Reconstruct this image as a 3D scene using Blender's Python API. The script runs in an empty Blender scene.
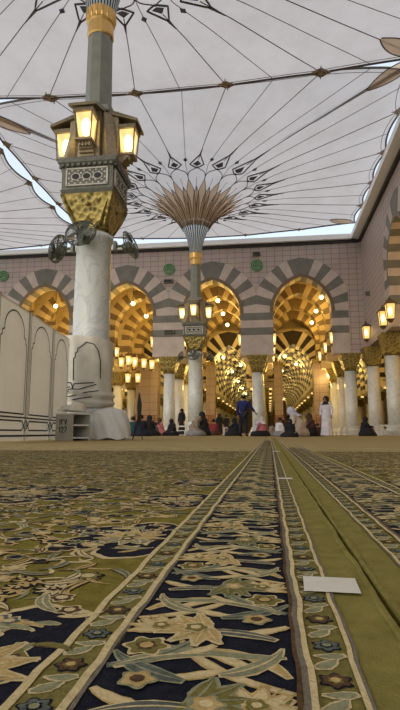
import bpy, bmesh, math, random
from math import sin, cos, pi, radians, atan, sqrt, acos, atan2, floor as ffloor
from mathutils import Vector, Matrix
random.seed(7)
SC = bpy.context.scene
COL = SC.collection

# ------------------------------------------------------------------ materials
MATS = {}
def srgb(r, g, b):
    f = lambda c: (c/12.92 if c <= .04045 else ((c+.055)/1.055)**2.4)
    return (f(r/255), f(g/255), f(b/255), 1)

def newmat(name):
    m = bpy.data.materials.new(name); m.use_nodes = True
    nt = m.node_tree; nt.nodes.clear()
    out = nt.nodes.new('ShaderNodeOutputMaterial')
    MATS[name] = m
    return m, nt, out

def N(nt, typ, **kw):
    n = nt.nodes.new(typ)
    for k, v in kw.items():
        if hasattr(n, k): setattr(n, k, v)
        else: n.inputs[k].default_value = v
    return n

def mat(name, c, rough=.6, metal=0., var=.12, scale=8., bump=.0, bscale=None, spec=.4, coat=0., detail=4.):
    """plain surface: base colour with a procedural noise variation and optional bump"""
    m, nt, out = newmat(name)
    p = N(nt, 'ShaderNodeBsdfPrincipled'); p.inputs['Roughness'].default_value = rough
    p.inputs['Metallic'].default_value = metal
    p.inputs['Specular IOR Level'].default_value = spec
    p.inputs['Coat Weight'].default_value = coat
    tc = N(nt, 'ShaderNodeTexCoord')
    nz = N(nt, 'ShaderNodeTexNoise'); nz.inputs['Scale'].default_value = scale; nz.inputs['Detail'].default_value = detail
    nt.links.new(tc.outputs['Object'], nz.inputs['Vector'])
    rp = N(nt, 'ShaderNodeValToRGB')
    rp.color_ramp.elements[0].position = .3; rp.color_ramp.elements[1].position = .7
    rp.color_ramp.elements[0].color = (c[0]*(1-var), c[1]*(1-var), c[2]*(1-var), 1)
    rp.color_ramp.elements[1].color = (min(1, c[0]*(1+var)), min(1, c[1]*(1+var)), min(1, c[2]*(1+var)), 1)
    nt.links.new(nz.outputs['Fac'], rp.inputs['Fac'])
    nt.links.new(rp.outputs['Color'], p.inputs['Base Color'])
    if bump:
        b = N(nt, 'ShaderNodeBump'); b.inputs['Strength'].default_value = bump
        n2 = N(nt, 'ShaderNodeTexNoise'); n2.inputs['Scale'].default_value = bscale or scale*4
        nt.links.new(tc.outputs['Object'], n2.inputs['Vector'])
        nt.links.new(n2.outputs['Fac'], b.inputs['Height'])
        nt.links.new(b.outputs['Normal'], p.inputs['Normal'])
    nt.links.new(p.outputs['BSDF'], out.inputs['Surface'])
    return m

def emis(name, c, s):
    m, nt, out = newmat(name)
    e = N(nt, 'ShaderNodeEmission'); e.inputs['Color'].default_value = c; e.inputs['Strength'].default_value = s
    nt.links.new(e.outputs[0], out.inputs['Surface'])
    return m

def brickmat(name, c1, c2, mortar, w, h, rot, rough=.55, msize=.02):
    """stone courses; rot='xz' for walls facing Y, 'yz' for walls facing X"""
    m, nt, out = newmat(name)
    p = N(nt, 'ShaderNodeBsdfPrincipled'); p.inputs['Roughness'].default_value = rough
    g = N(nt, 'ShaderNodeNewGeometry')
    s = N(nt, 'ShaderNodeSeparateXYZ'); nt.links.new(g.outputs['Position'], s.inputs[0])
    cb = N(nt, 'ShaderNodeCombineXYZ')
    nt.links.new(s.outputs['X' if rot == 'xz' else 'Y'], cb.inputs['X'])
    nt.links.new(s.outputs['Z'], cb.inputs['Y'])
    b = N(nt, 'ShaderNodeTexBrick'); b.offset = 0.0; b.squash = 1.0
    b.inputs['Scale'].default_value = 1; b.inputs['Brick Width'].default_value = w
    b.inputs['Row Height'].default_value = h; b.inputs['Mortar Size'].default_value = msize
    b.inputs['Color1'].default_value = c1; b.inputs['Color2'].default_value = c2; b.inputs['Mortar'].default_value = mortar
    nt.links.new(cb.outputs[0], b.inputs['Vector'])
    nz = N(nt, 'ShaderNodeTexNoise'); nz.inputs['Scale'].default_value = 1.5; nz.inputs['Detail'].default_value = 6
    nt.links.new(g.outputs['Position'], nz.inputs['Vector'])
    mx = N(nt, 'ShaderNodeMix', data_type='RGBA', blend_type='MULTIPLY')
    mx.inputs[0].default_value = .35
    nt.links.new(b.outputs['Color'], mx.inputs[6]); nt.links.new(nz.outputs['Color'], mx.inputs[7])
    nt.links.new(mx.outputs[2], p.inputs['Base Color'])
    nt.links.new(p.outputs['BSDF'], out.inputs['Surface'])
    return m

def marble(name, base, vein, rough=.22, sc=2.2):
    m, nt, out = newmat(name)
    p = N(nt, 'ShaderNodeBsdfPrincipled'); p.inputs['Roughness'].default_value = rough
    p.inputs['Specular IOR Level'].default_value = .6
    tc = N(nt, 'ShaderNodeTexCoord')
    nz = N(nt, 'ShaderNodeTexNoise'); nz.inputs['Scale'].default_value = sc; nz.inputs['Detail'].default_value = 9
    nz.inputs['Distortion'].default_value = 1.6
    nt.links.new(tc.outputs['Object'], nz.inputs['Vector'])
    rp = N(nt, 'ShaderNodeValToRGB'); e = rp.color_ramp.elements
    e[0].position = .38; e[0].color = base; e[1].position = .62; e[1].color = base
    x = e.new(.5); x.color = vein
    x = e.new(.46); x.color = base
    x = e.new(.55); x.color = base
    nt.links.new(nz.outputs['Fac'], rp.inputs['Fac'])
    nt.links.new(rp.outputs['Color'], p.inputs['Base Color'])
    nt.links.new(p.outputs['BSDF'], out.inputs['Surface'])
    return m

def fabricmat(name, c, trans=.5, var=.05, stain=.12):
    """tensioned membrane: lets part of the daylight through"""
    m, nt, out = newmat(name)
    tc = N(nt, 'ShaderNodeTexCoord')
    nz = N(nt, 'ShaderNodeTexNoise'); nz.inputs['Scale'].default_value = .55; nz.inputs['Detail'].default_value = 8
    nz.inputs['Roughness'].default_value = .7
    nt.links.new(tc.outputs['Object'], nz.inputs['Vector'])
    rp = N(nt, 'ShaderNodeValToRGB'); e = rp.color_ramp.elements
    e[0].position = .3; e[0].color = (c[0]*(1-stain), c[1]*(1-stain*1.1), c[2]*(1-stain*1.3), 1)
    e[1].position = .6; e[1].color = c
    nt.links.new(nz.outputs['Fac'], rp.inputs['Fac'])
    d = N(nt, 'ShaderNodeBsdfDiffuse'); t = N(nt, 'ShaderNodeBsdfTranslucent')
    nt.links.new(rp.outputs['Color'], d.inputs['Color']); nt.links.new(rp.outputs['Color'], t.inputs['Color'])
    mx = N(nt, 'ShaderNodeMixShader'); mx.inputs[0].default_value = trans
    nt.links.new(d.outputs[0], mx.inputs[1]); nt.links.new(t.outputs[0], mx.inputs[2])
    nt.links.new(mx.outputs[0], out.inputs['Surface'])
    return m

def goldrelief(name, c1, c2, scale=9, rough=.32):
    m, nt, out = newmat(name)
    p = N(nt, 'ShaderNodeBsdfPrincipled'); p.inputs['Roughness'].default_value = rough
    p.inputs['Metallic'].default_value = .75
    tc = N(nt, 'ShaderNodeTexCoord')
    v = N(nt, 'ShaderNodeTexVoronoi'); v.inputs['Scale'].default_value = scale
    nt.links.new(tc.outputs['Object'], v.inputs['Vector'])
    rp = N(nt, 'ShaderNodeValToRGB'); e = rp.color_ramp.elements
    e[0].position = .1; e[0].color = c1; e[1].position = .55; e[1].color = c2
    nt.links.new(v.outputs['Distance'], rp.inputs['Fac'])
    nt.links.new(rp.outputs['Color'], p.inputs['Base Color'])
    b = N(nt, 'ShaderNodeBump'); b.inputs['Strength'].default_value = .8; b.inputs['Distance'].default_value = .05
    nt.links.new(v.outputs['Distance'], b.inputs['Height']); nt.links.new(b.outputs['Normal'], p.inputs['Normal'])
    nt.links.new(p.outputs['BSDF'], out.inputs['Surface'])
    return m

def pilemat(name, cols, scale=60., stretch=1., speck=None):
    """carpet pile: several wool colours in small tufts"""
    m, nt, out = newmat(name)
    if 'navy' not in name: cols = [(c[0]*1.28, c[1]*1.2, c[2]*1.05, 1) for c in cols]
    p = N(nt, 'ShaderNodeBsdfPrincipled'); p.inputs['Roughness'].default_value = .95
    p.inputs['Specular IOR Level'].default_value = .05
    g = N(nt, 'ShaderNodeNewGeometry')
    mp = N(nt, 'ShaderNodeMapping'); mp.inputs['Scale'].default_value = (1, stretch, 1)
    nt.links.new(g.outputs['Position'], mp.inputs['Vector'])
    nz = N(nt, 'ShaderNodeTexNoise'); nz.inputs['Scale'].default_value = scale; nz.inputs['Detail'].default_value = 5
    nz.inputs['Roughness'].default_value = .65
    nt.links.new(mp.outputs[0], nz.inputs['Vector'])
    rp = N(nt, 'ShaderNodeValToRGB'); e = rp.color_ramp.elements
    n = len(cols)
    e[0].position = .32; e[0].color = cols[0]
    e[1].position = .68; e[1].color = cols[-1]
    for i in range(1, n-1):
        x = e.new(.32+.36*i/(n-1)); x.color = cols[i]
    nt.links.new(nz.outputs['Fac'], rp.inputs['Fac'])
    nt.links.new(rp.outputs['Color'], p.inputs['Base Color'])
    b = N(nt, 'ShaderNodeBump'); b.inputs['Strength'].default_value = .5; b.inputs['Distance'].default_value = .002
    n2 = N(nt, 'ShaderNodeTexNoise'); n2.inputs['Scale'].default_value = 420
    nt.links.new(g.outputs['Position'], n2.inputs['Vector'])
    nt.links.new(n2.outputs['Fac'], b.inputs['Height']); nt.links.new(b.outputs['Normal'], p.inputs['Normal'])
    nt.links.new(p.outputs['BSDF'], out.inputs['Surface'])
    return m

# stone
mat('stone_dark', (.17, .165, .145, 1), .6, var=.15, scale=1.5)
mat('stone_light', (.52, .44, .39, 1), .6, var=.12, scale=1.5)
mat('stone_brown', (.17, .12, .07, 1), .5, var=.15, scale=2)
brickmat('wall_stone_xz', (.56, .46, .42, 1), (.53, .43, .40, 1), (.27, .21, .20, 1), .62, .42, 'xz')
brickmat('wall_stone_yz', (.56, .46, .42, 1), (.53, .43, .40, 1), (.27, .21, .20, 1), .62, .42, 'yz')
brickmat('plinth_stone', (.40, .30, .22, 1), (.36, .27, .20, 1), (.2, .14, .1, 1), 1.2, .8, 'xz')
mat('hall_cream', (.52, .42, .24, 1), .6, var=.12, scale=1.2)
mat('hall_pale', (.74, .66, .45, 1), .6, var=.1, scale=1.2)
mat('hall_dark', (.022, .015, .010, 1), .6, var=.15, scale=1.2)
mat('hall_ceiling', (.50, .41, .24, 1), .6, var=.15, scale=2.0)
mat('parapet_white', (.92, .93, .94, 1), .4, var=.04)
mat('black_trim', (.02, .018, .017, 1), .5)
marble('marble_white', (.66, .68, .64, 1), (.54, .56, .54, 1), .2, 1.3)
marble('marble_hall', (.78, .76, .66, 1), (.62, .58, .48, 1), .25, 1.5)
marble('floor_marble', (.55, .53, .48, 1), (.45, .42, .38, 1), .3)
mat('grey_stone', (.21, .215, .175, 1), .45, var=.1, scale=4)
mat('bronze', (.20, .16, .095, 1), .45, .45, var=.2, scale=12, bump=.2)
mat('bronze_pale', (.34, .27, .17, 1), .5, .3, var=.2, scale=12)
mat('grey_bronze', (.13, .13, .105, 1), .5, .3, var=.2, scale=12)
goldrelief('gold_relief', (.07, .055, .018, 1), (.36, .28, .09, 1), 7, .45)
mat('gold', (.72, .45, .15, 1), .3, .8, var=.12, scale=3, bump=.15, bscale=5)
mat('lattice_white', (.55, .52, .45, 1), .6)
mat('black', (.012, .012, .012, 1), .5)
# membranes
fabricmat('membrane', (.72, .665, .64, 1), .62)
fabricmat('membrane_brown', (.76, .60, .44, 1), .75)
fabricmat('membrane_blue', (.07, .11, .17, 1), .3)
fabricmat('membrane_white', (.88, .89, .88, 1), .65)
mat('seam_dark', (.085, .07, .06, 1), .7, var=.1)
mat('seam_brown', (.17, .125, .09, 1), .7, var=.1)
mat('diamond_blue', (.07, .085, .14, 1), .6)
mat('clip_brown', (.26, .20, .14, 1), .5, .3)
mat('fan_metal', (.13, .14, .11, 1), .4, .4)
# lights
def glowglass(name, c, s, clear):
    m, nt, out = newmat(name)
    e = N(nt, 'ShaderNodeEmission'); e.inputs['Color'].default_value = c; e.inputs['Strength'].default_value = s
    t = N(nt, 'ShaderNodeBsdfTransparent'); t.inputs['Color'].default_value = (1, .85, .55, 1)
    mx = N(nt, 'ShaderNodeMixShader'); mx.inputs[0].default_value = 1-clear
    nt.links.new(t.outputs[0], mx.inputs[1]); nt.links.new(e.outputs[0], mx.inputs[2])
    nt.links.new(mx.outputs[0], out.inputs['Surface'])
glowglass('glass_warm', (1.0, .66, .22, 1), 1.5, .4)
glowglass('glass_white', (1.0, .74, .32, 1), 1.7, .45)
emis('lamp_core', (1.0, .82, .42, 1), 9.)
emis('bulb', (1.0, .76, .34, 1), 12.)
mat('lamp_frame', (.16, .11, .05, 1), .5, .5)
mat('medallion_green', (.03, .16, .05, 1), .4)
mat('medallion_pale', (.35, .45, .28, 1), .4)
# partition
fabricmat('screen_cloth', (.86, .80, .66, 1), .3)
mat('screen_line', (.035, .04, .045, 1), .8)
mat('screen_post', (.33, .30, .24, 1), .6)
mat('drape', (.66, .62, .52, 1), .85, var=.12, scale=3, bump=.3, bscale=6)
mat('shelf_grey', (.35, .33, .27, 1), .6, var=.06)
mat('shelf_white', (.62, .60, .55, 1), .5, var=.05)
mat('wood_red', (.28, .09, .035, 1), .5, var=.2, scale=5)
mat('wood_orange', (.45, .20, .07, 1), .45, var=.2, scale=5)
# carpet
NAVY = (.012, .014, .022, 1); 
pilemat('pile_navy', [(.008, .009, .014, 1), (.018, .019, .028, 1)], 90)
pilemat('pile_green', [(.10, .085, .017, 1), (.175, .15, .034, 1)], 40)
pilemat('pile_green_strip', [(.13, .115, .034, 1), (.195, .17, .055, 1)], 30)
pilemat('pile_beige', [(.36, .30, .17, 1), (.50, .42, .25, 1)], 150)
pilemat('pile_tan', [(.30, .21, .085, 1), (.42, .32, .15, 1)], 150)
pilemat('pile_olive', [(.10, .09, .03, 1), (.17, .15, .05, 1)], 150)
pilemat('pile_sage', [(.14, .15, .095, 1), (.24, .245, .16, 1)], 150)
pilemat('pile_teal', [(.05, .062, .06, 1), (.11, .125, .115, 1)], 150)
pilemat('pile_brown', [(.05, .03, .02, 1), (.10, .06, .035, 1)], 150)
pilemat('pile_grey', [(.10, .09, .075, 1), (.16, .145, .12, 1)], 150)
pilemat('pile_field_far', [(.11, .095, .05, 1), (.22, .185, .09, 1), (.32, .26, .14, 1), (.18, .16, .065, 1)], 14, .6)
pilemat('pile_plain_far', [(.22, .18, .09, 1), (.30, .245, .13, 1)], 3, 3)
mat('tape', (.60, .57, .48, 1), .6, var=.05, scale=60)

def M(n): return MATS[n]

# ------------------------------------------------------------------ helpers
def obj(name, bm, mats, parent=None, smooth=False, loc=None, rotz=0):
    me = bpy.data.meshes.new(name)
    bm.to_mesh(me); bm.free()
    if isinstance(mats, str): mats = [mats]
    for m in mats: me.materials.append(M(m))
    if smooth:
        for p in me.polygons: p.use_smooth = True
    o = bpy.data.objects.new(name, me); COL.objects.link(o)
    if parent: o.parent = parent
    if loc: o.location = loc
    if rotz: o.rotation_euler = (0, 0, rotz)
    return o

def thing(name, label, cat, loc=(0, 0, 0), rotz=0, group=None):
    o = bpy.data.objects.new(name, None); COL.objects.link(o)
    o.location = loc; o.rotation_euler = (0, 0, rotz)
    o.empty_display_size = .2
    o['label'] = label; o['category'] = cat
    if group: o['group'] = group
    return o

def tag(o, label, cat, group=None, kind=None):
    o['label'] = label; o['category'] = cat
    if group: o['group'] = group
    if kind: o['kind'] = kind
    return o

def struct(o, label=None):
    o['kind'] = 'structure'
    if label: o['label'] = label
    return o

def dup(root, loc=None, rotz=None, label=None, group=None):
    r = root.copy(); COL.objects.link(r)
    if loc is not None: r.location = loc
    if rotz is not None: r.rotation_euler = (0, 0, rotz)
    if label: r['label'] = label
    if group: r['group'] = group
    for ch in list(root.children):
        c = ch.copy(); COL.objects.link(c); c.parent = r
        for g in list(ch.children):
            d = g.copy(); COL.objects.link(d); d.parent = c
    return r

def quad(bm, a, b, c, d, mi=0):
    try:
        f = bm.faces.new([bm.verts.new(v) for v in (a, b, c, d)])
        f.material_index = mi
        return f
    except ValueError:
        return None

def ngon(bm, pts, mi=0):
    f = bm.faces.new([bm.verts.new(p) for p in pts]); f.material_index = mi
    return f

def box(bm, x0, x1, y0, y1, z0, z1, mi=0, mtx=None):
    vs = [Vector((x, y, z)) for z in (z0, z1) for y in (y0, y1) for x in (x0, x1)]
    if mtx: vs = [mtx @ v for v in vs]
    v = [bm.verts.new(p) for p in vs]
    for idx in ((0, 2, 3, 1), (4, 5, 7, 6), (0, 1, 5, 4), (2, 6, 7, 3), (0, 4, 6, 2), (1, 3, 7, 5)):
        f = bm.faces.new([v[i] for i in idx]); f.material_index = mi

def lathe(bm, prof, seg=24, mi=0, cap=True, c=(0, 0), rot=0, sx=1, sy=1, mtx=None):
    rings = []
    for r, z in prof:
        ring = []
        for i in range(seg):
            a = rot+2*pi*i/seg
            p = Vector((c[0]+r*cos(a)*sx, c[1]+r*sin(a)*sy, z))
            if mtx: p = mtx @ p
            ring.append(bm.verts.new(p))
        rings.append(ring)
    for j in range(len(rings)-1):
        for i in range(seg):
            f = bm.faces.new((rings[j][i], rings[j][(i+1) % seg], rings[j+1][(i+1) % seg], rings[j+1][i])); f.material_index = mi
    if cap:
        f = bm.faces.new(list(reversed(rings[0]))); f.material_index = mi
        f = bm.faces.new(rings[-1]); f.material_index = mi

def tube(bm, pts, r, seg=6, mi=0, closed=False):
    pts = [Vector(p) for p in pts]
    rr = r if isinstance(r, (list, tuple)) else [r]*len(pts)
    n = len(pts); rings = []
    for i, p in enumerate(pts):
        a = pts[(i-1) % n] if (closed or i > 0) else p
        b = pts[(i+1) % n] if (closed or i < n-1) else p
        t = (b-a)
        if t.length < 1e-9: t = Vector((0, 0, 1))
        t.normalize()
        up = Vector((0, 0, 1)) if abs(t.z) < .95 else Vector((1, 0, 0))
        u = t.cross(up).normalized(); w = t.cross(u).normalized()
        rings.append([bm.verts.new(p+(u*cos(2*pi*k/seg)+w*sin(2*pi*k/seg))*rr[i]) for k in range(seg)])
    m = n if closed else n-1
    for j in range(m):
        A = rings[j]; B = rings[(j+1) % n]
        for k in range(seg):
            f = bm.faces.new((A[k], A[(k+1) % seg], B[(k+1) % seg], B[k])); f.material_index = mi
    if not closed:
        f = bm.faces.new(rings[0]); f.material_index = mi
        f = bm.faces.new(list(reversed(rings[-1]))); f.material_index = mi

def ico(bm, c, r, sub=2, mi=0, scale=(1, 1, 1)):
    res = bmesh.ops.create_icosphere(bm, subdivisions=sub, radius=1)
    for v in res['verts']:
        v.co = Vector((c[0]+v.co.x*r*scale[0], c[1]+v.co.y*r*scale[1], c[2]+v.co.z*r*scale[2]))
    for v in res['verts']:
        for f in v.link_faces: f.material_index = mi

def pyramid_frustum(bm, w0, z0, w1, z1, mi=0, d0=None, d1=None, cap=True, c=(0, 0)):
    d0 = d0 if d0 is not None else w0; d1 = d1 if d1 is not None else w1
    A = [(c[0]+s*w0, c[1]+t*d0, z0) for s, t in ((-1, -1), (1, -1), (1, 1), (-1, 1))]
    B = [(c[0]+s*w1, c[1]+t*d1, z1) for s, t in ((-1, -1), (1, -1), (1, 1), (-1, 1))]
    a = [bm.verts.new(p) for p in A]; b = [bm.verts.new(p) for p in B]
    for i in range(4):
        f = bm.faces.new((a[i], a[(i+1) % 4], b[(i+1) % 4], b[i])); f.material_index = mi
    if cap:
        f = bm.faces.new(a[::-1]); f.material_index = mi
        f = bm.faces.new(b); f.material_index = mi

# ------------------------------------------------------------------ camera
cam = bpy.data.cameras.new('camera'); camo = bpy.data.objects.new('camera', cam); COL.objects.link(camo)
cam.sensor_fit = 'VERTICAL'; cam.sensor_height = 36; cam.lens = 520/710*36
cam.clip_start = .01; cam.clip_end = 600
YAW = atan(70/525.8); PITCH = radians(8.53)
camo.location = (0, 0, .15)
camo.rotation_euler = (pi/2+PITCH, 0, YAW)
SC.camera = camo

# ------------------------------------------------------------------ arcades
def arch_pts(a, h, n):
    """half pointed arch from spring (a,0) to apex (0,h); returns inner points and unit outward normals"""
    R = (a*a+h*h)/(2*a); cx = a-R
    end = atan2(h, -cx)
    out = []
    for i in range(n+1):
        t = end*i/n
        out.append(((cx+R*cos(t), R*sin(t)), (cos(t), sin(t))))
    return out

def arcade(bm, x0, pitch, nb, a, spring, rise, th, y0, y1, ztop, zbot, nv=7, par=0, proud=.0,
           swap=False, lead=0, sub=1, stripes=True, bands=.55, mold=0, zstripe=None):
    """nb bays from x0 along X; slots 0 wall, 1 light, 2 dark, 3 molding. y0 front, y1 back."""
    def P(x, y, z): return (y, x, z) if swap else (x, y, z)
    def q(A, B, C, D, mi): quad(bm, P(*A), P(*B), P(*C), P(*D), mi)
    yf = y0-proud; yb = y1+proud
    hp = pitch/2
    for b in range(nb):
        cx = x0+pitch*(b+.5)
        pts = arch_pts(a, rise, nv*sub)
        for s in (-1, 1):
            for i in range(nv*sub):
                (p0, n0), (p1, n1) = pts[i], pts[i+1]
                v = i//sub
                mi = 2 if (v+par) % 2 == 0 else 1
                thh = th if mi == 2 else th
                def out(p, n, t):
                    k = t
                    x = p[0]+n[0]*k
                    if x > hp:
                        k = max(0, (hp-p[0])/max(n[0], 1e-6)); x = hp
                    return (x, p[1]+n[1]*k)
                o0 = out(p0, n0, thh); o1 = out(p1, n1, thh)
                X = lambda u: cx+s*u
                if i == nv*sub-1: o1 = (0, o1[1])
                for yy in (yf, yb):
                    m0 = (p0[0]+n0[0]*mold, p0[1]+n0[1]*mold); m1 = (p1[0]+n1[0]*mold, p1[1]+n1[1]*mold)
                    if i == nv*sub-1: m1 = (0, m1[1])
                    q((X(m0[0]), yy, spring+m0[1]), (X(m1[0]), yy, spring+m1[1]), (X(o1[0]), yy, spring+o1[1]), (X(o0[0]), yy, spring+o0[1]), mi)
                    if mold:
                        ym = yy-.06 if yy == yf else yy+.06
                        q((X(p0[0]), ym, spring+p0[1]), (X(p1[0]), ym, spring+p1[1]), (X(m1[0]), ym, spring+m1[1]), (X(m0[0]), ym, spring+m0[1]), 3)
                        q((X(m0[0]), ym, spring+m0[1]), (X(m1[0]), ym, spring+m1[1]), (X(m1[0]), yy, spring+m1[1]), (X(m0[0]), yy, spring+m0[1]), 3)
                # soffit
                ya = yf-.06*(mold > 0); ybb = yb+.06*(mold > 0)
                q((X(p0[0]), ya, spring+p0[1]), (X(p0[0]), ybb, spring+p0[1]), (X(p1[0]), ybb, spring+p1[1]), (X(p1[0]), ya, spring+p1[1]), mi)
                # spandrel
                if abs(o0[0]-o1[0]) > 1e-5:
                    for yy in (y0, y1):
                        q((X(o0[0]), yy, spring+o0[1]), (X(o1[0]), yy, spring+o1[1]), (X(o1[0]), yy, ztop), (X(o0[0]), yy, ztop), 0)
            # gap between outer voussoir edge and bay edge
            o = a+th
            if o < hp-1e-4:
                for yy in (y0, y1):
                    q((cx+s*o, yy, spring), (cx+s*hp, yy, spring), (cx+s*hp, yy, ztop), (cx+s*o, yy, ztop), 0)
            # pier bands
            z = spring; k = 0
            zl = zstripe if zstripe is not None else zbot
            while z > zbot+1e-4:
                z2 = max(zbot, z-bands) if z > zl+1e-4 else zbot
                mi = (1 if k % 2 == 0 else 2) if (stripes and z > zl+1e-4) else 1
                if (par % 2) and stripes and z > zl+1e-4: mi = 3-mi
                k += 1
                for yy in (yf, yb):
                    q((cx+s*a, yy, z), (cx+s*hp, yy, z), (cx+s*hp, yy, z2), (cx+s*a, yy, z2), mi)
                q((cx+s*a, yf, z), (cx+s*a, yb, z), (cx+s*a, yb, z2), (cx+s*a, yf, z2), mi)
                z = z2
            q((cx+s*a, yf, zbot), (cx+s*hp, yf, zbot), (cx+s*hp, yb, zbot), (cx+s*a, yb, zbot), 1)

PI_X = 6.93; X0 = -.85              # column lines
FY = 39.6                           # facade plane
WZ = 15.15
# facade, four+ bays: from x = -.85-4*6.93 to 6.08, then a flat strip to the corner
bm = bmesh.new()
xs = X0-4*PI_X
arcade(bm, xs, PI_X, 5, 2.2, 9.35, 2.75, 1.6, FY, FY+1.1, WZ, 6.05, nv=8, par=1, proud=.03, sub=1, bands=.58, mold=.26, zstripe=7.62)
box(bm, X0+PI_X, 8.4, FY, FY+1.1, 6.05, WZ, 0)
wall_back = struct(obj('wall_back', bm, ['wall_stone_xz', 'stone_light', 'stone_dark', 'stone_brown']))
# right wall
RX = 7.2
bm = bmesh.new()
arcade(bm, -9.3, 6.93, 6, 2.2, 9.35, 2.75, 1.6, RX, RX+1.1, WZ, 6.3, nv=8, par=1, proud=.03, swap=True, bands=.58, mold=.26, zstripe=7.6)
box(bm, RX, RX+1.1, 32.28, FY, 6.3, WZ, 0)
wall_right = struct(obj('wall_right', bm, ['wall_stone_yz', 'stone_light', 'stone_dark', 'stone_brown']))
# parapet beams, black strips beneath them
bm = bmesh.new(); box(bm, -34, RX-.45, FY-.45, FY+.6, WZ-.28, WZ+.10)
struct(obj('trim_1', bm, 'parapet_white'))
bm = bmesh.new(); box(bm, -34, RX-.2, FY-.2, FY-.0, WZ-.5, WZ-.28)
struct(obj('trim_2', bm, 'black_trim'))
bm = bmesh.new(); box(bm, RX-.75, RX+.6, -10, FY+.6, WZ-.28, WZ+.10)
struct(obj('trim_3', bm, 'parapet_white'))
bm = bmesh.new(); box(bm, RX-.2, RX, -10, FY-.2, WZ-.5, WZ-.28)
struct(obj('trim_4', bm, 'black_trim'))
# roof slab strip above hall (keeps daylight out)
ROWS = [44.55, 49.5, 54.5]
HALL_M = ['hall_ceiling', 'hall_cream', 'stone_brown', 'hall_dark']
NBL, NBR = 6, 2     # bays left / right of the X0 line
XL = X0-NBL*PI_X; XR = X0+NBR*PI_X
for i, y in enumerate(ROWS):
    bm = bmesh.new()
    arcade(bm, XL, PI_X, NBL+NBR, 2.25, 9.2, 2.85, .85, y-.5, y+.5, 13.7, 6.05, nv=9, par=0, proud=.02, sub=1, bands=.6, zstripe=6.6)
    struct(obj('wall_hall_%d' % (i+1), bm, HALL_M))
# low transverse arches of the deep hall
LOW0 = 57.0; STEP = 3.2; NLOW = 28
def lowrow(par):
    bm = bmesh.new()
    arcade(bm, XL, PI_X, NBL+NBR, 1.9, 6.9, 2.7, 1.6, -1.15, 1.15, 11.2, 4.9, nv=9, par=par, proud=.02, bands=.5, zstripe=5.5)
    return obj('wall_hall_4' if par == 0 else 'wall_hall_5', bm, ['hall_ceiling', 'hall_pale', 'hall_dark', 'hall_dark'])
proto = [lowrow(0), lowrow(1)]
for k in range(NLOW):
    o = proto[k % 2] if k < 2 else proto[k % 2].copy()
    if k >= 2: COL.objects.link(o); o.name = 'wall_hall_%d' % (k+4)
    o.location = (0, LOW0+STEP*k, 0); struct(o)
# wall closing the height step between high and low hall
bm = bmesh.new(); box(bm, XL, XR, LOW0+.56, LOW0+.9, 11.0, 13.9)
struct(obj('wall_hall_upper', bm, 'hall_cream'))
# longitudinal arches on each column line
for j in range(NBL+NBR+1):
    x = XL+j*PI_X
    bm = bmesh.new()
    arcade(bm, FY+1.1, 4.75, 3, 1.8, 9.2, 2.4, .6, x-.45, x+.45, 13.7, 6.05, nv=7, proud=.0, swap=True, bands=.6, zstripe=6.6)
    arcade(bm, LOW0, 7.0, 13, 2.6, 6.9, 2.75, .8, x-.4, x+.4, 11.2, 4.9, nv=7, proud=.0, swap=True, bands=.5, zstripe=5.5)
    struct(obj('wall_nave_%d' % (j+1), bm, HALL_M))
# ceilings
bm = bmesh.new(); box(bm, XL-2, XR+2, FY+.9, LOW0+.8, 13.6, 13.9)
struct(obj('ceiling_hall', bm, 'hall_ceiling'))
bm = bmesh.new(); box(bm, XL-2, XR+2, LOW0, 150, 11.15, 11.4)
struct(obj('ceiling_nave', bm, 'hall_ceiling'))
bm = bmesh.new(); box(bm, RX+.9, 20, -10, FY+1.2, 13.6, 13.9)
struct(obj('ceiling_right', bm, 'hall_ceiling'))
bm = bmesh.new(); box(bm, 15, 15.4, -10, FY+1, 0, 13.7)
struct(obj('wall_side_aisle', bm, 'plinth_stone'))
bm = bmesh.new(); box(bm, XL-2, XR+2, 149, 149.5, 0, 11.3)
struct(obj('wall_far', bm, 'plinth_stone'))
bm = bmesh.new(); box(bm, XL-2.4, XL-2, FY+1, 150, 0, 13.7); 
struct(obj('wall_left', bm, 'plinth_stone'))
bm = bmesh.new(); box(bm, XR+2, XR+2.4, FY+1, 150, 0, 13.7)
struct(obj('wall_right_far', bm, 'plinth_stone'))
# floor
bm = bmesh.new(); box(bm, -60, 30, -20, 160, -.3, -.012)
struct(obj('floor', bm, 'floor_marble'))

# ------------------------------------------------------------------ columns
def column_proto(name, r, h, hc, label, group, shaft_m, wcap):
    t = thing(name, label, 'column', group=group)
    bm = bmesh.new(); box(bm, -r*1.45, r*1.45, -r*1.45, r*1.45, -.012, .28)
    lathe(bm, [(r*1.35, .28), (r*1.38, .36), (r*1.2, .45), (r*1.25, .52), (r*1.05, .6)], 24)
    obj('base', bm, 'marble_white', t)
    bm = bmesh.new(); lathe(bm, [(r, .6), (r*1.0, h*.4), (r*.95, h)], 28)
    obj('shaft', bm, shaft_m, t, smooth=True)
    bm = bmesh.new()
    lathe(bm, [(r*1.0, h), (r*1.12, h+.06), (r*1.0, h+.14)], 24)
    prof = [(.0, 0), (.25, .1), (.5, .32), (.75, .62), (1, 1)]
    # squared capital with three rising tiers
    z = h+.14; W0 = r*.98
    for k in range(3):
        z1 = z+(hc-.14)/3*.78; z2 = z+(hc-.14)/3
        w0 = W0+(wcap-W0)*k/3; w1 = W0+(wcap-W0)*(k+1)/3
        pyramid_frustum(bm, w0, z, w1, z1); pyramid_frustum(bm, w1*1.03, z1, w1*1.03, z2)
        z = z2
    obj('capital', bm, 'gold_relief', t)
    return t

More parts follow.
